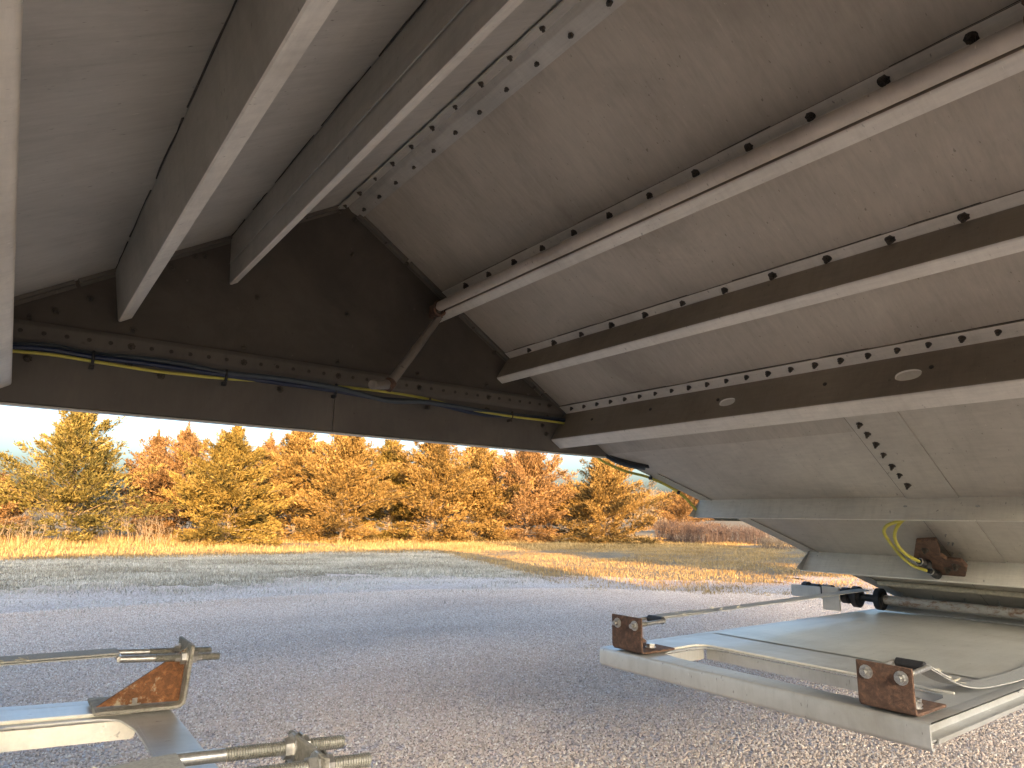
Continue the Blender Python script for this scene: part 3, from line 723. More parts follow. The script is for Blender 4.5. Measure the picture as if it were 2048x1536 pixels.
# small end brackets at the trim tips
for (T, B, ye) in (((1.127, .040), (1.107, .0042), .876), ((1.279, -.058), (1.247, -.0925), .735)):
    a = [W((T[0], ye, T[1])), W((B[0], ye, B[1])), W((B[0]-.012, ye+.004, B[1]+.004)), W((B[0]+.03, ye, zr(B[0]+.03)))]
    MB().prism(a, (0, .003, 0)).build('trim_end', 'gate', TR)
# screws below trim 1
for (px, py) in ((1893, 1066), (1898, 1082), (1907, 1083), (1906, 1103), (1921, 1103), (1934, 1119)):
    q = on_slope(px, py); put(SCREW, 'screw', W(q)+Vector((NR[0], 0, NR[1]))*.003, (NR[0]-.3, 0, NR[1]), lo_near, .1, .8)

# bottom frame of the right hopper: sealing rail, cream bead, screws
fr = MB(); xx = XE-.002
profile(fr, [w2(1.405, zr(1.405)-.004), w2(1.388, -.140), w2(1.390, -.158), w2(1.372, -.1635)], .004, (YBn-.02)*S, (YB+.03)*S, 'y', r=.004)
frame = fr.build('hopper_outlet_frame', 'gate', TR, True)
MB().tube([W((1.355+.002*math.sin(k), YBn+(YB+.02-YBn)*k/10, zr(1.355)-.007)) for k in range(11)], .010, 8).build('seal_strip', 'weld', TR, True)
for k in range(7):
    put(SCREW, 'screw', W((1.386, .615-.052*k, -.139)), (-.35, 0, 1), frame, .1, 1.0)

# roll shaft with strap drums at the right hopper outlet
def roll_shaft(sx, root):
    X = lambda x: XP+sx*(x-XP)
    sh = MB().tube([W((X(1.362), y, -.1435)) for y in (.21, .35, .50, .648)], .0185, 14).build('roll_shaft', 'rust_shaft', root, True)
    MB().tube([W((X(1.362), y, -.1435)) for y in (.60, .80)], .0155, 12).build('shaft_core', 'rubber', root, True)
    for y in (.648, .692):
        d = MB(); d.tube([W((X(1.362), y-.006, -.1435)), W((X(1.362), y+.004, -.1435))], .044, 20)
        d.tube([W((X(1.362), y-.010, -.1435)), W((X(1.362), y-.006, -.1435))], .030, 16)
        d.build('drum_flange', 'rubber', sh, True)
    for y in (.30, .335):
        MB().tube([W((X(1.362), y-.005, -.1435)), W((X(1.362), y+.005, -.1435))], .044, 20).build('drum_flange', 'rubber', sh, True)
    return sh
m, n, l, b = new_mat('half rusted shaft')
a = noise(n, l, 34, 7, .78, dist=.5, stretch=(1, .45, 1)); r = ramp(n, [(.34, (.12, .06, .038)), (.43, (.24, .16, .11)), (.50, (.36, .34, .31)), (.72, (.52, .50, .47))]); l.new(a.outputs[0], r.inputs[0])
l.new(r.outputs[0], b.inputs['Base Color']); b.inputs['Roughness'].default_value = .6; bump(n, l, b, a.outputs[0], .5, .003); MAT['rust_shaft'] = m
roll_shaft(1, TR)
# far end of the shaft: bearing angle, couplings
ang = MB()
ang.box(W((1.322, .722, -.1475)), (.0045*S, .034*S, .044*S)); ang.box(W((1.338, .7385, -.1475)), (.030*S, .003, .044*S))
ang.build('bearing_block', 'lower', TR)
MB().box(W((1.318, .772, -.138)), (.004, .062*S, .022*S)).build('bearing_angle', 'gate', TR)
cp = MB()
for y, r_, w_ in ((.712, .034, .030), (.733, .028, .030), (.752, .033, .028), (.772, .030, .040), (.792, .034, .026), (.806, .014, .05)):
    cp.tube([W((1.362-.06*(y-.7), y-w_/2/S, -.1435+.06*(y-.7))), W((1.362-.06*(y-.7), y+w_/2/S, -.1435+.06*(y-.7)))], r_, 16)
cp.build('shaft_coupling', 'rubber', TR, True, bevel=.003)
MB().tube([W((1.359, .738, -.142)), W((1.359, .746, -.142))], .036, 16).build('rusty_collar', 'rust', TR, True)

# rusty vibrator mount with its two hose fittings
poly = [(1833, 1075), (1873, 1073), (1880, 1090), (1882, 1104), (1894, 1112), (1924, 1115), (1936, 1128), (1932, 1146), (1916, 1153), (1888, 1151), (1864, 1147), (1853, 1132), (1845, 1118), (1828, 1108)]
pts = [W(on_slope(px, py, .028)) for px, py in poly]
vm = MB().prism(pts, Vector((NR[0], 0, NR[1]))*.016).build('vibrator_mount', 'rust', TR, bevel=.004); vm['label'] = 'brown rusty mounting plate on the lower hopper trim'
MB().prism([W(on_slope(px, py, .001)) for px, py in ((1838, 1082), (1868, 1080), (1880, 1105), (1872, 1112), (1842, 1108))], Vector((NR[0], 0, NR[1]))*.060).build('mount_pad', 'rust', vm)
for (px, py) in ((1850, 1099), (1912, 1131), (1896, 1138)):
    put(BOLT, 'bolt', W(on_slope(px, py, .0352)), (NR[0], 0, NR[1]), vm, .1, 1.3)
FIT = []
for a_, b2 in (((1836, 1122), (1858, 1130)), ((1857, 1141), (1876, 1151))):
    p0 = W(on_slope(*a_, .046)); p1 = W(on_slope(*b2, .042)); d = (p1-p0)
    f = MB().tube([p0, p0+d*.15, p0+d*.18, p0+d*.6, p0+d*.63, p1], [.0095, .0095, .013, .013, .015, .015], 10)
    f.build('hose_fitting', 'rubber', vm, True); FIT.append(p0)
    MB().tube([p0+d*.16, p0+d*.22], .0140, 10).build('clamp', 'zinc', vm, True)

# ------------------------------------------------------------------ crank tube hung below the upper right rib
CK = thing('crank_shaft', 'long grey crank tube under the upper rib with folded crank handle', 'crank', W((.549, .97, .2)))
tz = (.549, .352)
MB().tube([W((tz[0], y, tz[1])) for y in np.linspace(.11, .955, 12)], .0185, 16).build('tube', 'tube', CK, True)
jr = MB(); jc = W((tz[0], .957, tz[1]-.002))
jr.tube([jc+Vector((.024*math.cos(a), -.006, .026*math.sin(a)-.004)) for a in np.linspace(0, 2*math.pi, 17)], .006, 8, cap=False)
jr.box(jc+Vector((0, .022, -.012)), (.040, .035, .045)); jr.build('pivot_yoke', 'rust', CK, True)
p0 = on(877, 636, 1, .965); p1 = on(779, 768, 1, .945); pm = on(838, 690, 1, .957)
A0, Am, A1 = W(p0), W(pm), W(p1)
MB().tube([jc+Vector((0, .01, -.01)), A0, Am, A1], [.0135, .0135, .0155, .0165], 12).build('handle_arm', 'arm', CK, True)
MB().tube([A1+(A1-Am).normalized()*t for t in (-.012, .018)], .021, 12).build('arm_socket', 'rust', CK, True)
g1 = W(on(745, 769, 1, .915))
MB().tube([A1+Vector((.004, .006, 0)), g1, g1+(g1-A1).normalized()*.004], [.0165, .0165, .012], 12).build('hand_grip', 'arm', CK, True)
hb = MB(); hc = W((tz[0], .116, tz[1]))
hb.box(hc+Vector((.006, -.005, .022)), (.034, .012, .05)); hb.tube([hc+Vector((0, -.012, 0)), hc+Vector((0, .008, 0))], .0235, 14)
hb.tube([hc+Vector((-.03, 0, .03)), hc+Vector((.03, 0, .055))], .006, 8)
hb.build('hanger_bracket', 'rust', CK, True)

# ------------------------------------------------------------------ hoses and cables
def smooth_path(pts, n=8):
    P = [Vector(p) for p in pts]; P = [P[0]*2-P[1]]+P+[P[-1]*2-P[-2]]; out = []
    for i in range(1, len(P)-2):
        for k in range(n):
            t = k/n; a, b, c, d = P[i-1], P[i], P[i+1], P[i+2]
            out.append(.5*((2*b)+(c-a)*t+(2*a-5*b+4*c-d)*t*t+(3*b-a-3*c+d)*t**3))
    out.append(P[-2]); return out
def hose(name, label, pix, r, mat, group=None, cat='hose'):
    pts = [W(on(px, py, 1, y)) for px, py, y in pix]
    o = MB().tube(smooth_path(pts), r, 8).build(name, mat, None, True); tag(o, label, cat, group); return o
tail = [(1143, 848, .986), (1168, 880, .99), (1185, 905, .995)]
hose('air_hose', 'yellow hose clipped along the far side rail', [(-60, 700, .982), (20, 702, .982), (100, 709, .982), (183, 722, .980), (300, 741, .980), (380, 750, .980), (450, 757, .980), (560, 764, .984), (668, 772, .986), (780, 785, .986), (865, 800, .984), (930, 818, .979), (1024, 833, .978), (1090, 841, .979), (1143, 849, .982)], .0046, 'yellow')
hose('air_hose', 'dark blue hose above the yellow one on the far rail', [(-60, 692, .982), (20, 694, .982), (100, 699, .982), (190, 714, .979), (300, 728, .978), (450, 750, .978), (560, 766, .979), (668, 781, .978), (760, 797, .976), (860, 806, .977), (960, 828, .980), (1040, 834, .982), (1090, 838, .983), (1145, 845, .985)], .0075, 'blue')
hose('air_hose', 'faded slate blue hose twisting along the far rail', [(-60, 689, .986), (20, 690, .986), (100, 692, .986), (190, 709, .985), (300, 719, .981), (380, 731, .979), (450, 746, .978), (560, 757, .975), (668, 775, .973), (720, 787, .971), (780, 802, .970), (845, 803, .972), (900, 811, .976), (980, 824, .980), (1060, 833, .984), (1145, 842, .988)], .0085, 'slate')
for i, (px, py, big) in enumerate(((186, 716, 1), (452, 752, 1), (672, 779, 1), (860, 804, 0), (1024, 831, 0))):
    c0 = W(on(px, py, 1, .978)); R_ = .016 if big else .014
    k = MB(); k.tube([c0+Vector((0, .4*R_*math.sin(a), R_*1.05*math.cos(a)+.001)) for a in np.linspace(0, 2*math.pi, 13)], .0042 if big else .0026, 6, cap=False)
    k.box(c0+Vector((0, .016, -R_-.006)), (.012, .020, .010))
    o = k.build('cable_clip', 'rubber' if big else 'bolt', None, True)
    tag(o, ['thick black clip holding hoses, leftmost on the far rail', 'thick black clip holding hoses, second from the left end of the rail', 'black hose clip at the joint in the far rail', 'thin loop clip on hoses just right of the hand grip', 'thin loop clip on yellow hose nearest the cross beam'][i], 'clip', 'clips holding the hoses')
def corner_pt(px, py, x):
    d = ray(px, py); return W(d*(x/d[0]))
ye = [(1168, 872, .955), (1180, 900, .968), (1205, 922, .99), (1250, 942, 1.02), (1298, 955, 1.05), (1345, 977, 1.075), (1372, 997, 1.09), (1393, 1020, 1.102)]
o = MB().tube(smooth_path([corner_pt(*q) for q in ye]), .0060, 8).build('air_hose', 'yellow', None, True); tag(o, 'thin yellow hose following the sloping hopper corner', 'hose')
bu = [(1178, 872, .95), (1196, 896, .972), (1222, 918, .99), (1255, 931, 1.005), (1290, 937, 1.02)]
o = MB().tube(smooth_path([corner_pt(*q) for q in bu]), .0085, 8).build('air_hose', 'slate', None, True); tag(o, 'short blue hose bundle below the cross beam end', 'hose')
o = MB().tube(smooth_path([corner_pt(a+8, b-5, c+.006) for a, b, c in bu]), .011, 8).build('air_hose', 'rubber', None, True); tag(o, 'black sleeve hose tucked behind the blue one at hopper corner', 'hose')
for i, (px, py, x) in enumerate(((1301, 956, 1.05), (1357, 985, 1.081))):
    c0 = corner_pt(px, py, x); k = MB(); k.box(c0, (.012, .014, .016))
    if i == 0: k.tube([c0, c0+Vector((0, -.004, .022)), c0+Vector((.002, -.012, .04))], .003, 6)
    o = k.build('cable_clip', 'rubber', None, bevel=.002); tag(o, ['black cable tie hung on a hook at the hopper corner', 'black cable tie on the yellow hose just above the upper trim'][i], 'clip', 'cable ties at the hopper corner')
lp1 = [(1812, 1038, .020), (1792, 1044, .036), (1773, 1052, .044), (1768, 1064, .048), (1775, 1078, .050), (1789, 1097, .050), (1806, 1116, .050), (1828, 1132, .048), (1850, 1140, .046), (1864, 1145, .044)]
lp2 = [(1808, 1038, .020), (1797, 1050, .036), (1790, 1064, .044), (1790, 1078, .048), (1797, 1093, .050), (1811, 1108, .050), (1832, 1120, .048), (1844, 1125, .045)]
for pts_, lab in ((lp1, 'yellow looped hose entering the lower black fitting of the rusty mount'), (lp2, 'yellow looped hose entering the upper black fitting of the rusty mount')):
    o = MB().tube(smooth_path([W(on_slope(*q)) for q in pts_]), .0056, 10).build('air_hose', 'yellow', None, True); tag(o, lab, 'hose')

# ------------------------------------------------------------------ slide gates
def nut_at(p, nrm, parent, mesh=BOLT_ZINC, name='nut'): return put(mesh, name, p, nrm, parent)
def slide_gate(name, label, sx, x0, z0, tilt, cfg):
    """local frame: u runs from the pull end towards the hopper, y across, z up from the gate's top face (units of S)"""
    root = thing(name, label, 'slide gate', W((x0, YC, z0)))
    ct, st = math.cos(tilt), math.sin(tilt)
    def G(u, y, z):          # units of S
        uu = u*ct-z*st; zz = u*st+z*ct
        return W((x0+sx*uu, y, z0+zz))
    def Gm(u, y, z): return G(u/S, y, z/S)
    ya, yb = cfg['ya'], cfg['yb']
    mm = .001/S
    fh = .0225                                       # depth of the pull beam
    def sec(pts, a, b, mat, nm, th=.005, par=root):  # section in (u, z), extruded over y
        mb = MB(); tmp = MB(); profile(tmp, [(p[0]*S, p[1]*S) for p in pts], th, a*S, b*S, 'y', r=.006)
        mb.add([Gm(v[0], v[1]/S, v[2]) for v in tmp.v], tmp.f)
        return mb.build(nm, mat, par, True)
    # pull beam: front face with rounded top edge
    beam = sec([(.004, -fh), (0, -fh+.002), (0, -.001), (.030, -.001)], ya, yb, 'gate', 'pull_beam')
    # slotted end frame
    sl = MB()
    uc = .031; u1 = .235
    us, ue = .032, .128                               # slot limits
    def fn(u, v, w): return G(v, u, w)
    ysl0, ysl1 = ya+cfg['slot'][0], yb-cfg['slot'][1]
    holed_plate(sl, ya, yb, .026, .225, [((ysl0+ysl1)/2, (us+ue)/2, (ysl1-ysl0)/2, (ue-us)/2)], fn, -.003/S)
    frame = sl.build('end_frame', 'gate', root)
    # upstands round the slot
    up = MB()
    up.prism([G(ue+.001, ysl0-.012, -.003), G(ue+.001, ysl1-.002, -.003), G(ue+.001, ysl1-.002, -.0165), G(ue+.001, ysl0-.012, -.0165)], G(.003, 0, 0)-G(0, 0, 0))
    up.build('slot_web', 'gate', frame)
    up = MB(); up.prism([G(us-.006, ysl1+.001, -.003), G(ue, ysl1+.001, -.003), G(ue, ysl1+.001, -.0165), G(us-.006, ysl1+.001, -.0165)], Vector((0, .004, 0)))
    up.build('slot_web', cfg.get('web', 'gate'), frame)
    # light polished bead along the back and far edge of the slot
    bd = MB(); pth = []
    for k in range(9):
        a = math.pi/2*k/8
        pth.append(G(ue+.004-.02+.02*math.sin(a)-.0, ysl1+.008-.02+.02*math.cos(a), .001))
    pth = [G(us-.002, ysl1+.008, .001)]+pth+[G(ue+.004, ysl0, .001)]
    bd.tube(pth, .0032, 6); bd.build('slot_bead', 'trim', frame, True)
    # skin with a shallow crown
    sk = MB(); nu, nv = 12, 10; u0, u9 = .232, cfg['ulen']
    vs = []; fs = []
    for i in range(nu+1):
        for j in range(nv+1):
            fu, fv = i/nu, j/nv
            e = min(1, fv/.07, (1-fv)/.05)*min(1, fu/.06+.0)
            bow = .0045*math.sin(math.pi*fv)*min(1, fu*4)
            vs.append(G(u0+(u9-u0)*fu, ya+.012+(yb-ya-.024)*fv, .0006+.0022*e+bow*.5))
    for i in range(nu):
        for j in range(nv):
            a = i*(nv+1)+j; fs.append((a, a+nv+1, a+nv+2, a+1))
    sk.add(vs, fs); sk.build('gate_skin', 'gate_skin', root, True)
    base = MB().box((0, 0, 0), (1, 1, 1)); vv = []
    for p in base.v: vv.append(G(.215+(u9-.215)*(p[0]+.5), ya+(yb-ya)*(p[1]+.5), -.0035+.003*(p[2]+.5)))
    base.v = [tuple(q) for q in vv]; base.build('gate_plate', 'gate', root)
    # side channels
    for y_, s in ((ya, 1), (yb, -1)):
        ch = MB(); tmp = MB()
        profile(tmp, [(y_*S, -.0005*S), (y_*S+s*.028, -.0005*S), (y_*S+s*.028, -.0155*S), (y_*S+s*.002, -.0155*S)], .003, .002*S, u9*S, 'x', r=.003)
        ch.add([Gm(v[0], v[1]/S, v[2]) for v in tmp.v], tmp.f)
        # low lip of the channel
        c2 = MB(); profile(c2, [(y_*S-.002, -.0140*S), (y_*S+s*.0, -.0185*S), (y_*S+s*.016, -.0185*S)], .003, .012*S, u9*S, 'x', r=.002)
        ch.add([Gm(v[0], v[1]/S, v[2]) for v in c2.v], c2.f)
        ch.build('side_channel', 'gate', root, True)
    # pull brackets
    for bi, bk in enumerate(cfg['brackets']):
        yc, w, hgt, rods, mode = bk['y'], bk['w'], bk['h'], bk['rods'], bk['mode']
        uf = bk.get('u', 0.0)
        th = .0035
        B = MB()
        # front plate and base flange bent from one piece
        tmp = MB(); profile(tmp, [((uf+.062)*S, .0035*S), ((uf)*S, .0035*S), ((uf)*S, hgt*S)], .006, (yc-w/2)*S, (yc+w/2)*S, 'y', r=.014)
        B.add([Gm(v[0], v[1]/S, v[2]) for v in tmp.v], tmp.f)
        br = B.build('pull_bracket', bk.get('mat', 'rust'), root, True, bevel=.0015)
        if bk.get('gusset'):
            g = MB(); yy = yc+bk['gusset']
            g.prism([G(uf+.002, yy, hgt*.93), G(uf+.002, yy, .006), G(uf+.060, yy, .006)], Vector((0, .005, 0))); g.build('gusset', bk.get('gmat', 'rust_gusset'), br)
        hb_ = MB(); q = G(uf+.034, yc-w*.18, .0055); put(BOLT_HEX, 'bolt', q, (0, 0, 1), br, 0, 1.25)
        if bk.get('two'): put(BOLT_HEX, 'bolt', G(uf+.022, yc-w*.30, .0055), (0, 0, 1), br, 0, 1.1)
        # U-bolt: two rods through the plate
        zr_ = hgt*bk.get('rz', .78)
        inn = (G(1, 0, 0)-G(0, 0, 0)).normalized()
        for r_y in (-rods/2, rods/2):
            a = G(uf-bk['out'], yc+r_y, zr_); b = G(uf+bk['in'], yc+r_y, zr_+bk.get('rise', 0)*bk['in'])
            rr = bk.get('r', .0055)
            MB().tube([a, b], rr, 10).build('rod', 'zinc', br, True)
            n_ = 46; L0 = bk['out']+bk['thread']; hs = MB(); ps = []; rs = []
            for k in range(n_*2+1):
                uu = uf-bk['out']+L0*k/(n_*2); ps.append(a.lerp(b, (uu-uf+bk['out'])/(bk['in']+bk['out']))); rs.append(rr*(1.16 if k % 2 else 1.02))
            hs.tube(ps, rs, 8); hs.build('thread', 'thread', br, True)
            put(BOLT_ZINC, 'nut', G(uf-.0015, yc+r_y, zr_), -inn, br, 0, bk.get('ns', 1.0))
            put(BOLT_ZINC, 'nut', G(uf+.0015, yc+r_y, zr_), inn, br, 0, bk.get('ns', 1.0))
        # cross grip of the U-bolt with the strap looped round it
        e0, e1 = [G(uf+bk['in'], yc+k*rods/2, zr_+bk.get('rise', 0)*bk['in']) for k in (-1.06, 1.06)]
        MB().tube([e0, e1], .0052, 10).build('cross_bar', 'zinc', br, True)
        if bk.get('grip', True): MB().tube([e0.lerp(e1, .12), e0.lerp(e1, .88)], .0105, 12).build('rubber_sleeve', 'rubber', br, True)
        # webbing strap
        if bk.get('strap'):
            s0 = e0.lerp(e1, .5)+Vector((0, 0, .004)); pts = [s0]+[Vector(p) for p in bk['strap'](G, s0)]
            pp = smooth_path(pts, 10) if len(pts) > 2 else [pts[0].lerp(pts[1], k/14) for k in range(15)]
            wv = bk.get('sw', rods*S*.78); n_ = len(pp); ws = []
            for k in range(n_):
                tw = bk.get('twist', 0)*k/(n_-1); ws.append(Vector((0, wv*math.cos(tw), wv*math.sin(tw))))
            st_ = MB().ribbon(pp, ws, (0, 0, .0022)); st_.build('strap', 'strap', br)
            ov = MB(); n2 = max(3, int(n_*bk.get('lap', .22))); pl = [p+Vector((0, 0, .004)) for p in pp[:n2]]
            ov.ribbon(pl, [w_*1.03 for w_ in ws[:n2]], (0, 0, .0025)); ov.build('strap_lap', 'strap', br)
            fz = MB(); random.seed(5+bi)
            for k in range(34):
                j = random.randrange(max(1, n2-4), min(n_-1, n2+2)); sgn = random.choice((-1, 1)); p = pp[j]+ws[j]*.5*sgn*random.uniform(.6, 1.0)+Vector((0, 0, .004))
                fz.tube([p, p+Vector((sx*random.uniform(.004, .02), random.uniform(-.01, .01), random.uniform(-.006, .006)))], .0007, 4)
            fz.build('frayed_thread', 'weld', br)
    return root, G

def st_far(G, s0): return [W((1.355, .672, -.128))]
def st_near(G, s0): return [G(.13, .31, .010), G(.21, .300, .006), G(.34, .30, .006), G(.55, .305, .02), W((1.36, .318, -.13))]
gR, GR = slide_gate('slide_gate', 'pale aluminium slide gate with two rusty brackets below the right hopper', 1, .664, -.170, 0.0, dict(
    ya=.283, yb=.690, ulen=1.25, slot=(.030, .072), brackets=[
        dict(y=.640, w=.052, h=.046, rods=.030, mode=0, gusset=.020, gmat='rust', out=.008, thread=.02, rise=.03, strap=st_far, sw=.042, twist=.1, lap=.2, **{'in': .056}),
        dict(y=.318, w=.050, h=.043, rods=.031, mode=0, gusset=.019, gmat='rust', out=.008, thread=.02, rise=.05, strap=st_near, sw=.050, two=1, lap=.14, **{'in': .054})]))
def sl_far(G, s0): return [G(.20, .655, .034), G(.45, .66, .03)]
def sl_near(G, s0): return [G(.17, .36, .030), G(.50, .34, .03)]
gL, GL = slide_gate('slide_gate', 'aluminium slide gate corner with flaking rusty gusset below the left hopper', -1, .127, -.156, math.radians(3.2), dict(
    ya=.255, yb=.676, ulen=.95, slot=(.030, .060), web='trim', brackets=[
        dict(y=.640, w=.050, h=.050, rods=.030, mode=0, gusset=-.014, gmat='rust_gusset', mat='galv', out=.024, thread=.025, rise=.02, grip=False, strap=sl_far, sw=.050, lap=.34, r=.0060, ns=1.1, u=-.006, **{'in': .050}),
        dict(y=.350, w=.052, h=.044, rods=.033, mode=0, gusset=-.016, gmat='galv', mat='galv', out=.026, thread=.035, rise=.02, rz=.86, grip=False, strap=sl_near, sw=.055, lap=.3, r=.0066, ns=1.15, u=-.006, **{'in': .058})]))

# ================================================================== trees and brush
def leaf_mat(name, cols):
    m, n, l, b = new_mat(name)
    at = n.new('ShaderNodeAttribute'); at.attribute_name = 'tint'
    r = ramp(n, [(i/(len(cols)-1), c) for i, c in enumerate(cols)]); l.new(at.outputs['Fac'], r.inputs[0])
    l.new(r.outputs[0], b.inputs['Base Color']); b.inputs['Roughness'].default_value = .8; b.inputs['Specular IOR Level'].default_value = .15
    MAT[name] = m
leaf_mat('cedar gold', [(.040, .031, .009), (.118, .084, .020), (.19, .130, .032), (.25, .168, .048)])
leaf_mat('cedar green', [(.036, .033, .011), (.105, .087, .024), (.175, .134, .037), (.24, .172, .055)])
leaf_mat('cedar rust', [(.06, .035, .017), (.15, .085, .034), (.22, .126, .052), (.27, .16, .072)])
leaf_mat('cedar orange', [(.06, .040, .014), (.15, .094, .028), (.22, .136, .042), (.28, .172, .06)])
MAT['bark'] = plain('shaggy grey-brown bark', (.20, .15, .11), .9, 0, .3, 12, .4)
MAT['twig'] = plain('pale bare twig', (.17, .125, .08), .9, 0, .3, 5, 0)
MAT['darktwig'] = plain('dark brush stem', (.075, .05, .04), .9, 0, .3, 4, 0)  # dark brown, deepened further for the shadow over the brush
def quads_obj(name, P, D, Wd, tint, mat, parent):
    n_ = len(P); v = np.stack([P, P+D*.45+Wd, P+D, P+D*.45-Wd], 1).reshape(-1, 3)
    me = bpy.data.meshes.new(name)
    me.vertices.add(n_*4); me.vertices.foreach_set('co', v.astype(np.float32).ravel())
    me.loops.add(n_*4); me.loops.foreach_set('vertex_index', np.arange(n_*4, dtype=np.int32))
    me.polygons.add(n_); me.polygons.foreach_set('loop_start', np.arange(0, n_*4, 4, dtype=np.int32)); me.polygons.foreach_set('loop_total', np.full(n_, 4, dtype=np.int32))
    at = me.attributes.new('tint', 'FLOAT', 'POINT'); at.data.foreach_set('value', np.repeat(np.clip(tint, 0, 1), 4).astype(np.float32))
    me.materials.append(MAT[mat]); me.update(calc_edges=True)
    return link(name, me, parent)
def nrmv(a): return a/np.maximum(np.linalg.norm(a, axis=1, keepdims=True), 1e-9)
def cedar(pos, h, R, mat, label, dens=1.0, low=.02, peak=.30, power=.85, sparse=0.0, spikes=0.3, group='cedars in the row beyond the field', name='cedar_tree', lean=0.0):
    pos = np.array(pos); t = thing(name, label, 'tree', pos, group)
    nb = int(190*dens*(h/3.6)); tb = np.sort(rng.uniform(low, .99, nb)**.9)
    az = rng.uniform(0, 2*np.pi, nb)
    prof = np.where(tb < peak, .82+.18*tb/peak, np.clip((1-tb)/(1-peak), 0.02, 1)**power)
    lump = 1+.22*np.sin(az*3+tb*9+h*5)+.18*np.sin(az*5-tb*23)
    L = R*prof*lump*rng.uniform(.55, 1.15, nb); L = np.where(rng.uniform(0, 1, nb) < spikes*.4, L*1.18, L)
    el = np.radians(np.where(tb < .16, -16+150*tb, 8+50*tb)+rng.uniform(-9, 13, nb))
    dirs = np.stack([np.cos(az)*np.cos(el), np.sin(az)*np.cos(el), np.sin(el)], 1)
    org = np.stack([lean*tb*h+0*tb, 0*tb, tb*h*.93], 1)
    wood = MB()
    ps = [pos+np.array([.03*math.sin(k*1.7)+lean*h*k/8, .03*math.cos(k*2.3), h*.97*k/8]) for k in range(9)]
    wood.tube(ps, [max(.006, .016*h*(1-k/8.3)) for k in range(9)], 7)
    P = []; D = []; Wd = []; T = []
    for i in range(nb):
        if L[i] < .05: L[i] = .05
        e = pos+org[i]+dirs[i]*L[i]+np.array([0, 0, -.05*L[i]])
        m_ = pos+org[i]+dirs[i]*L[i]*.5+np.array([0, 0, .03*L[i]])
        if i % 2 == 0: wood.tube([pos+org[i], m_, e], [.011*h*(1-tb[i])*.55+.006, .007, .003], 4, cap=False)
        k = max(6, int(L[i]*84*(1-sparse)*rng.uniform(.45, 1.3)))
        s = rng.uniform(.10, 1, k)**.62
        spread = (.035+.13*L[i]*(1.05-s))
        off = rng.normal(0, 1, (k, 3))*spread[:, None]*np.array([1, 1, .5])
        base = np.repeat(pos+org[i]+dirs[i]*(L[i]*s)[:, None]+off, 4, axis=0)
        side_ = np.sign(off @ np.array([-dirs[i][1], dirs[i][0], 0]))
        axis_ = nrmv(dirs[i]*.9+rng.normal(0, .28, (k, 3))+np.array([0, 0, .22])+np.stack([-dirs[i][1]*side_, dirs[i][0]*side_, 0*side_], 1)*.45)
        dd = nrmv(np.repeat(axis_, 4, axis=0)+rng.normal(0, .34, (k*4, 3)))
        ln = rng.uniform(.05, .145, k*4)*(.75+.25*h/4)
        base = base+np.repeat(axis_, 4, axis=0)*rng.uniform(-.06, .05, (k*4, 1))
        P.append(base); D.append(dd*ln[:, None])
        wv = nrmv(np.cross(dd, rng.normal(0, 1, (k*4, 3)))); Wd.append(wv*(ln*rng.uniform(.08, .16, k*4))[:, None])
        T.append(np.clip(rng.normal(.52, .16)+np.repeat(rng.normal(0, .12, k), 4)+rng.normal(0, .1, k*4), 0, 1))
    k = 260; tt = rng.uniform(.86, 1.03, k); pr_ = nrmv(rng.normal(0, 1, (k, 3)))*(R*.10*(1.04-tt)/.18)[:, None]*np.array([1, 1, .3])       # leader
    P.append(pos+np.stack([lean*tt*h, 0*tt, tt*h*.985], 1)+pr_); dd = nrmv(pr_*4+rng.normal(0, .35, (k, 3))+np.array([0, 0, .8])); ln = rng.uniform(.05, .13, k); D.append(dd*ln[:, None])
    Wd.append(nrmv(np.cross(dd, rng.normal(0, 1, (k, 3))))*(ln*.12)[:, None]); T.append(np.clip(rng.normal(.6, .15, k), 0, 1))
    P = np.concatenate(P); D = np.concatenate(D); Wd = np.concatenate(Wd); T = np.concatenate(T)
    keep = P[:, 2] > .03
    P2, D2, Wq, T2 = P[keep], D[keep], Wd[keep], T[keep]
    wood.build('trunk', 'bark', t)
    quads_obj('crown', P2, D2, Wq, T2, mat, t)
    return t
def place(px, base, top, hw):
    g = ground_at(px, base); d = np.array([g.x, g.y, -H]) @ cf
    dt = ray(px, top); k = math.hypot(g.x, g.y)/math.hypot(dt[0], dt[1]); hgt = H+dt[2]*k
    return (g.x, g.y, 0), hgt, hw*d/FPX
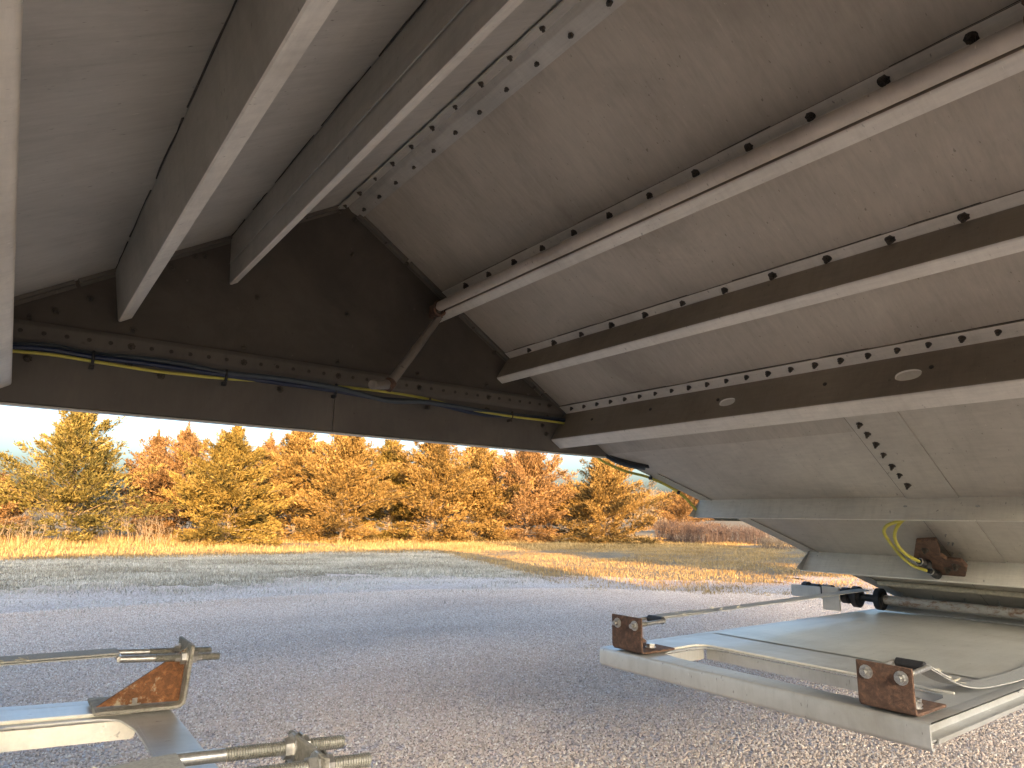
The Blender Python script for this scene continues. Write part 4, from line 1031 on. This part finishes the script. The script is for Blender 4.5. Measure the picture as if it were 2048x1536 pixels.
TREES = [
    (130, 1086, 792, 128, 'cedar green', 'tall open conical cedar standing apart at the left', dict(dens=1.15, sparse=.22, peak=.18, power=.9, spikes=.9)),
    (292, 1080, 864, 62, 'cedar rust', 'reddish brown bushy cedar beside the tall left one', dict(dens=1.0, sparse=.2, peak=.35, power=.7)),
    (352, 1082, 848, 74, 'cedar rust', 'reddish cedar partly behind the dense golden one', dict(dens=1.0, sparse=.1, peak=.35, power=.7)),
    (452, 1090, 842, 106, 'cedar gold', 'dense golden cedar with a pointed top', dict(dens=1.5, peak=.18, power=.85)),
    (585, 1083, 838, 84, 'cedar orange', 'orange brown cedar right of the dense golden one', dict(dens=1.2, peak=.26, power=.74, sparse=.05)),
    (680, 1086, 842, 96, 'cedar orange', 'broad orange cedar in the middle of the row', dict(dens=1.4, peak=.26, power=.74)),
    (775, 1082, 872, 80, 'cedar gold', 'golden cedar behind the broad orange one, mid row', dict(dens=1.3, peak=.26, power=.74)),
    (862, 1084, 862, 92, 'cedar orange', 'broad rust orange cedar left of the pair near the hopper', dict(dens=1.4, peak=.26, power=.74)),
    (955, 1082, 872, 86, 'cedar orange', 'orange cedar, left one of the close pair right of centre', dict(dens=1.4, peak=.24, power=.78)),
    (1052, 1083, 878, 90, 'cedar rust', 'rust coloured cedar, right one of the close pair right of centre', dict(dens=1.4, peak=.24, power=.78)),
    (1140, 1080, 965, 60, 'cedar orange', 'low orange cedar in the gap before the last pointed cedar', dict(dens=1.1, peak=.24, power=.78)),
    (1212, 1086, 912, 100, 'cedar orange', 'pointed orange cedar at the right end of the row', dict(dens=1.5, peak=.22, power=.85, spikes=.8)),
    (1368, 1068, 978, 62, 'cedar rust', 'far rust cedar seen under the hopper corner', dict(dens=1.2, peak=.35, power=.7)),
    (-35, 1086, 955, 75, 'cedar rust', 'reddish cedar cut by the left picture edge', dict(dens=1.1, peak=.5, power=.55)),
    (525, 1076, 868, 60, 'cedar rust', 'brown cedar behind, between golden and orange cedars', dict(dens=1.0, peak=.26, power=.74)),
]
for px, base, top, hw, mt, lab, kw in TREES:
    p, h_, R_ = place(px, base, top, hw); cedar(p, h_, R_*1.14, mt, lab, **kw)
def shrub(name, label, pos, h, R, n_, mat, cat='shrub', group=None, fork=3, thick=.006):
    pos = Vector(pos); t = thing(name, label, cat, pos, group); mb = MB()
    for i in range(n_):
        az = random.uniform(0, 6.28); rr = R*math.sqrt(random.random()); b = pos+Vector((math.cos(az)*rr, math.sin(az)*rr, 0))
        hh = h*random.uniform(.5, 1.05); ln = Vector((random.uniform(-.35, .35), random.uniform(-.35, .35), 1)).normalized()
        m_ = b+ln*hh*.5+Vector((random.uniform(-.08, .08), random.uniform(-.08, .08), 0)); e = b+ln*hh+Vector((random.uniform(-.2, .2), random.uniform(-.2, .2), 0))*hh*.5
        mb.tube([b, m_, e], [thick, thick*.7, thick*.25], 3, cap=False)
        for k in range(fork):
            s0 = m_.lerp(e, random.random()*.9-.3 if False else random.random()*.8); q = Vector((random.uniform(-1, 1), random.uniform(-1, 1), random.uniform(.1, 1.1))).normalized()*hh*random.uniform(.15, .4)
            mb.tube([s0, s0+q], [thick*.5, thick*.18], 3, cap=False)
    mb.build('stems', mat, t)
for px, base, top, hw, n_, mt, nm, lab in (
    (255, 1084, 985, 55, 30, 'twig', 'bare_shrub', 'pale leafless shrub between the tall left cedar and the reddish one'),
    (300, 1089, 1030, 45, 26, 'twig', 'bare_shrub', 'low pale leafless shrub before the reddish cedar'),
    (15, 1090, 1030, 60, 34, 'twig', 'bare_shrub', 'pale twiggy shrub at the left picture edge'),
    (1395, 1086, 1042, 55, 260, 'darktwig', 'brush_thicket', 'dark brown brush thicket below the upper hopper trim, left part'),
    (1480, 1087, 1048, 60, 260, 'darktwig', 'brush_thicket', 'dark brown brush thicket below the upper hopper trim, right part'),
    (1560, 1098, 1072, 50, 160, 'twig', 'brush_thicket', 'pale low brush beside the lower hopper corner'),
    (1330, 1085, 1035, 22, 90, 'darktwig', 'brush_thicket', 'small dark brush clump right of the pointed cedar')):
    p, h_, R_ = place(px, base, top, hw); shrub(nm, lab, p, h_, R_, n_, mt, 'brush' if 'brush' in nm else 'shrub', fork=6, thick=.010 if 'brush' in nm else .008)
BRUSH = [(-60, 'twiggy brown brush behind the reddish cedar at the picture edge'), (45, 'twiggy brown brush just left of the tall open cedar'),
         (205, 'twiggy brown brush just right of the tall open cedar'), (275, 'twiggy brown brush behind the left reddish cedar'), (395, 'twiggy brown brush behind the dense golden cedar'),
         (525, 'twiggy brown brush in the gap right of the dense golden cedar'), (635, 'twiggy brown brush behind the broad orange mid-row cedar'), (820, 'twiggy brown brush between golden and rust orange cedars'),
         (1005, 'twiggy brown brush between the close pair of cedars'), (1130, 'twiggy brown brush in the gap before the last pointed cedar')]
for px, lab in BRUSH:
    p, h_, R_ = place(px, 1074+random.uniform(-2, 2), random.uniform(985, 1015), 60)
    shrub('brush_thicket', lab, p, h_, R_, 100, 'twig', 'brush', 'undergrowth behind the cedars', fork=6, thick=.010)
p, h_, R_ = place(1300, 1052, 978, 40)
shrub('bare_tree_clump', 'pale distant leafless trees against the sky under the hopper', p, h_*1.0, R_, 150, 'twig', 'trees', fork=6, thick=.05)
# three added, unseen tree forms that throw the far shade patches
def shadow_caster(pos, h, R, label):
    cedar(pos, h, R, 'cedar green', label, dens=3.6, low=.52, peak=.70, power=.4, group='added shadow casters behind the photographer', name='shadow_caster')
shadow_caster((8.5, -2.4, 0), 3.5, 2.0, 'added unseen tree casting a shade patch, left one of three')
shadow_caster((11.4, -2.9, 0), 3.5, 2.1, 'added unseen tree casting a shade patch, middle one of three')
shadow_caster((14.2, -3.3, 0), 3.4, 2.0, 'added unseen tree casting a shade patch, right one of three')
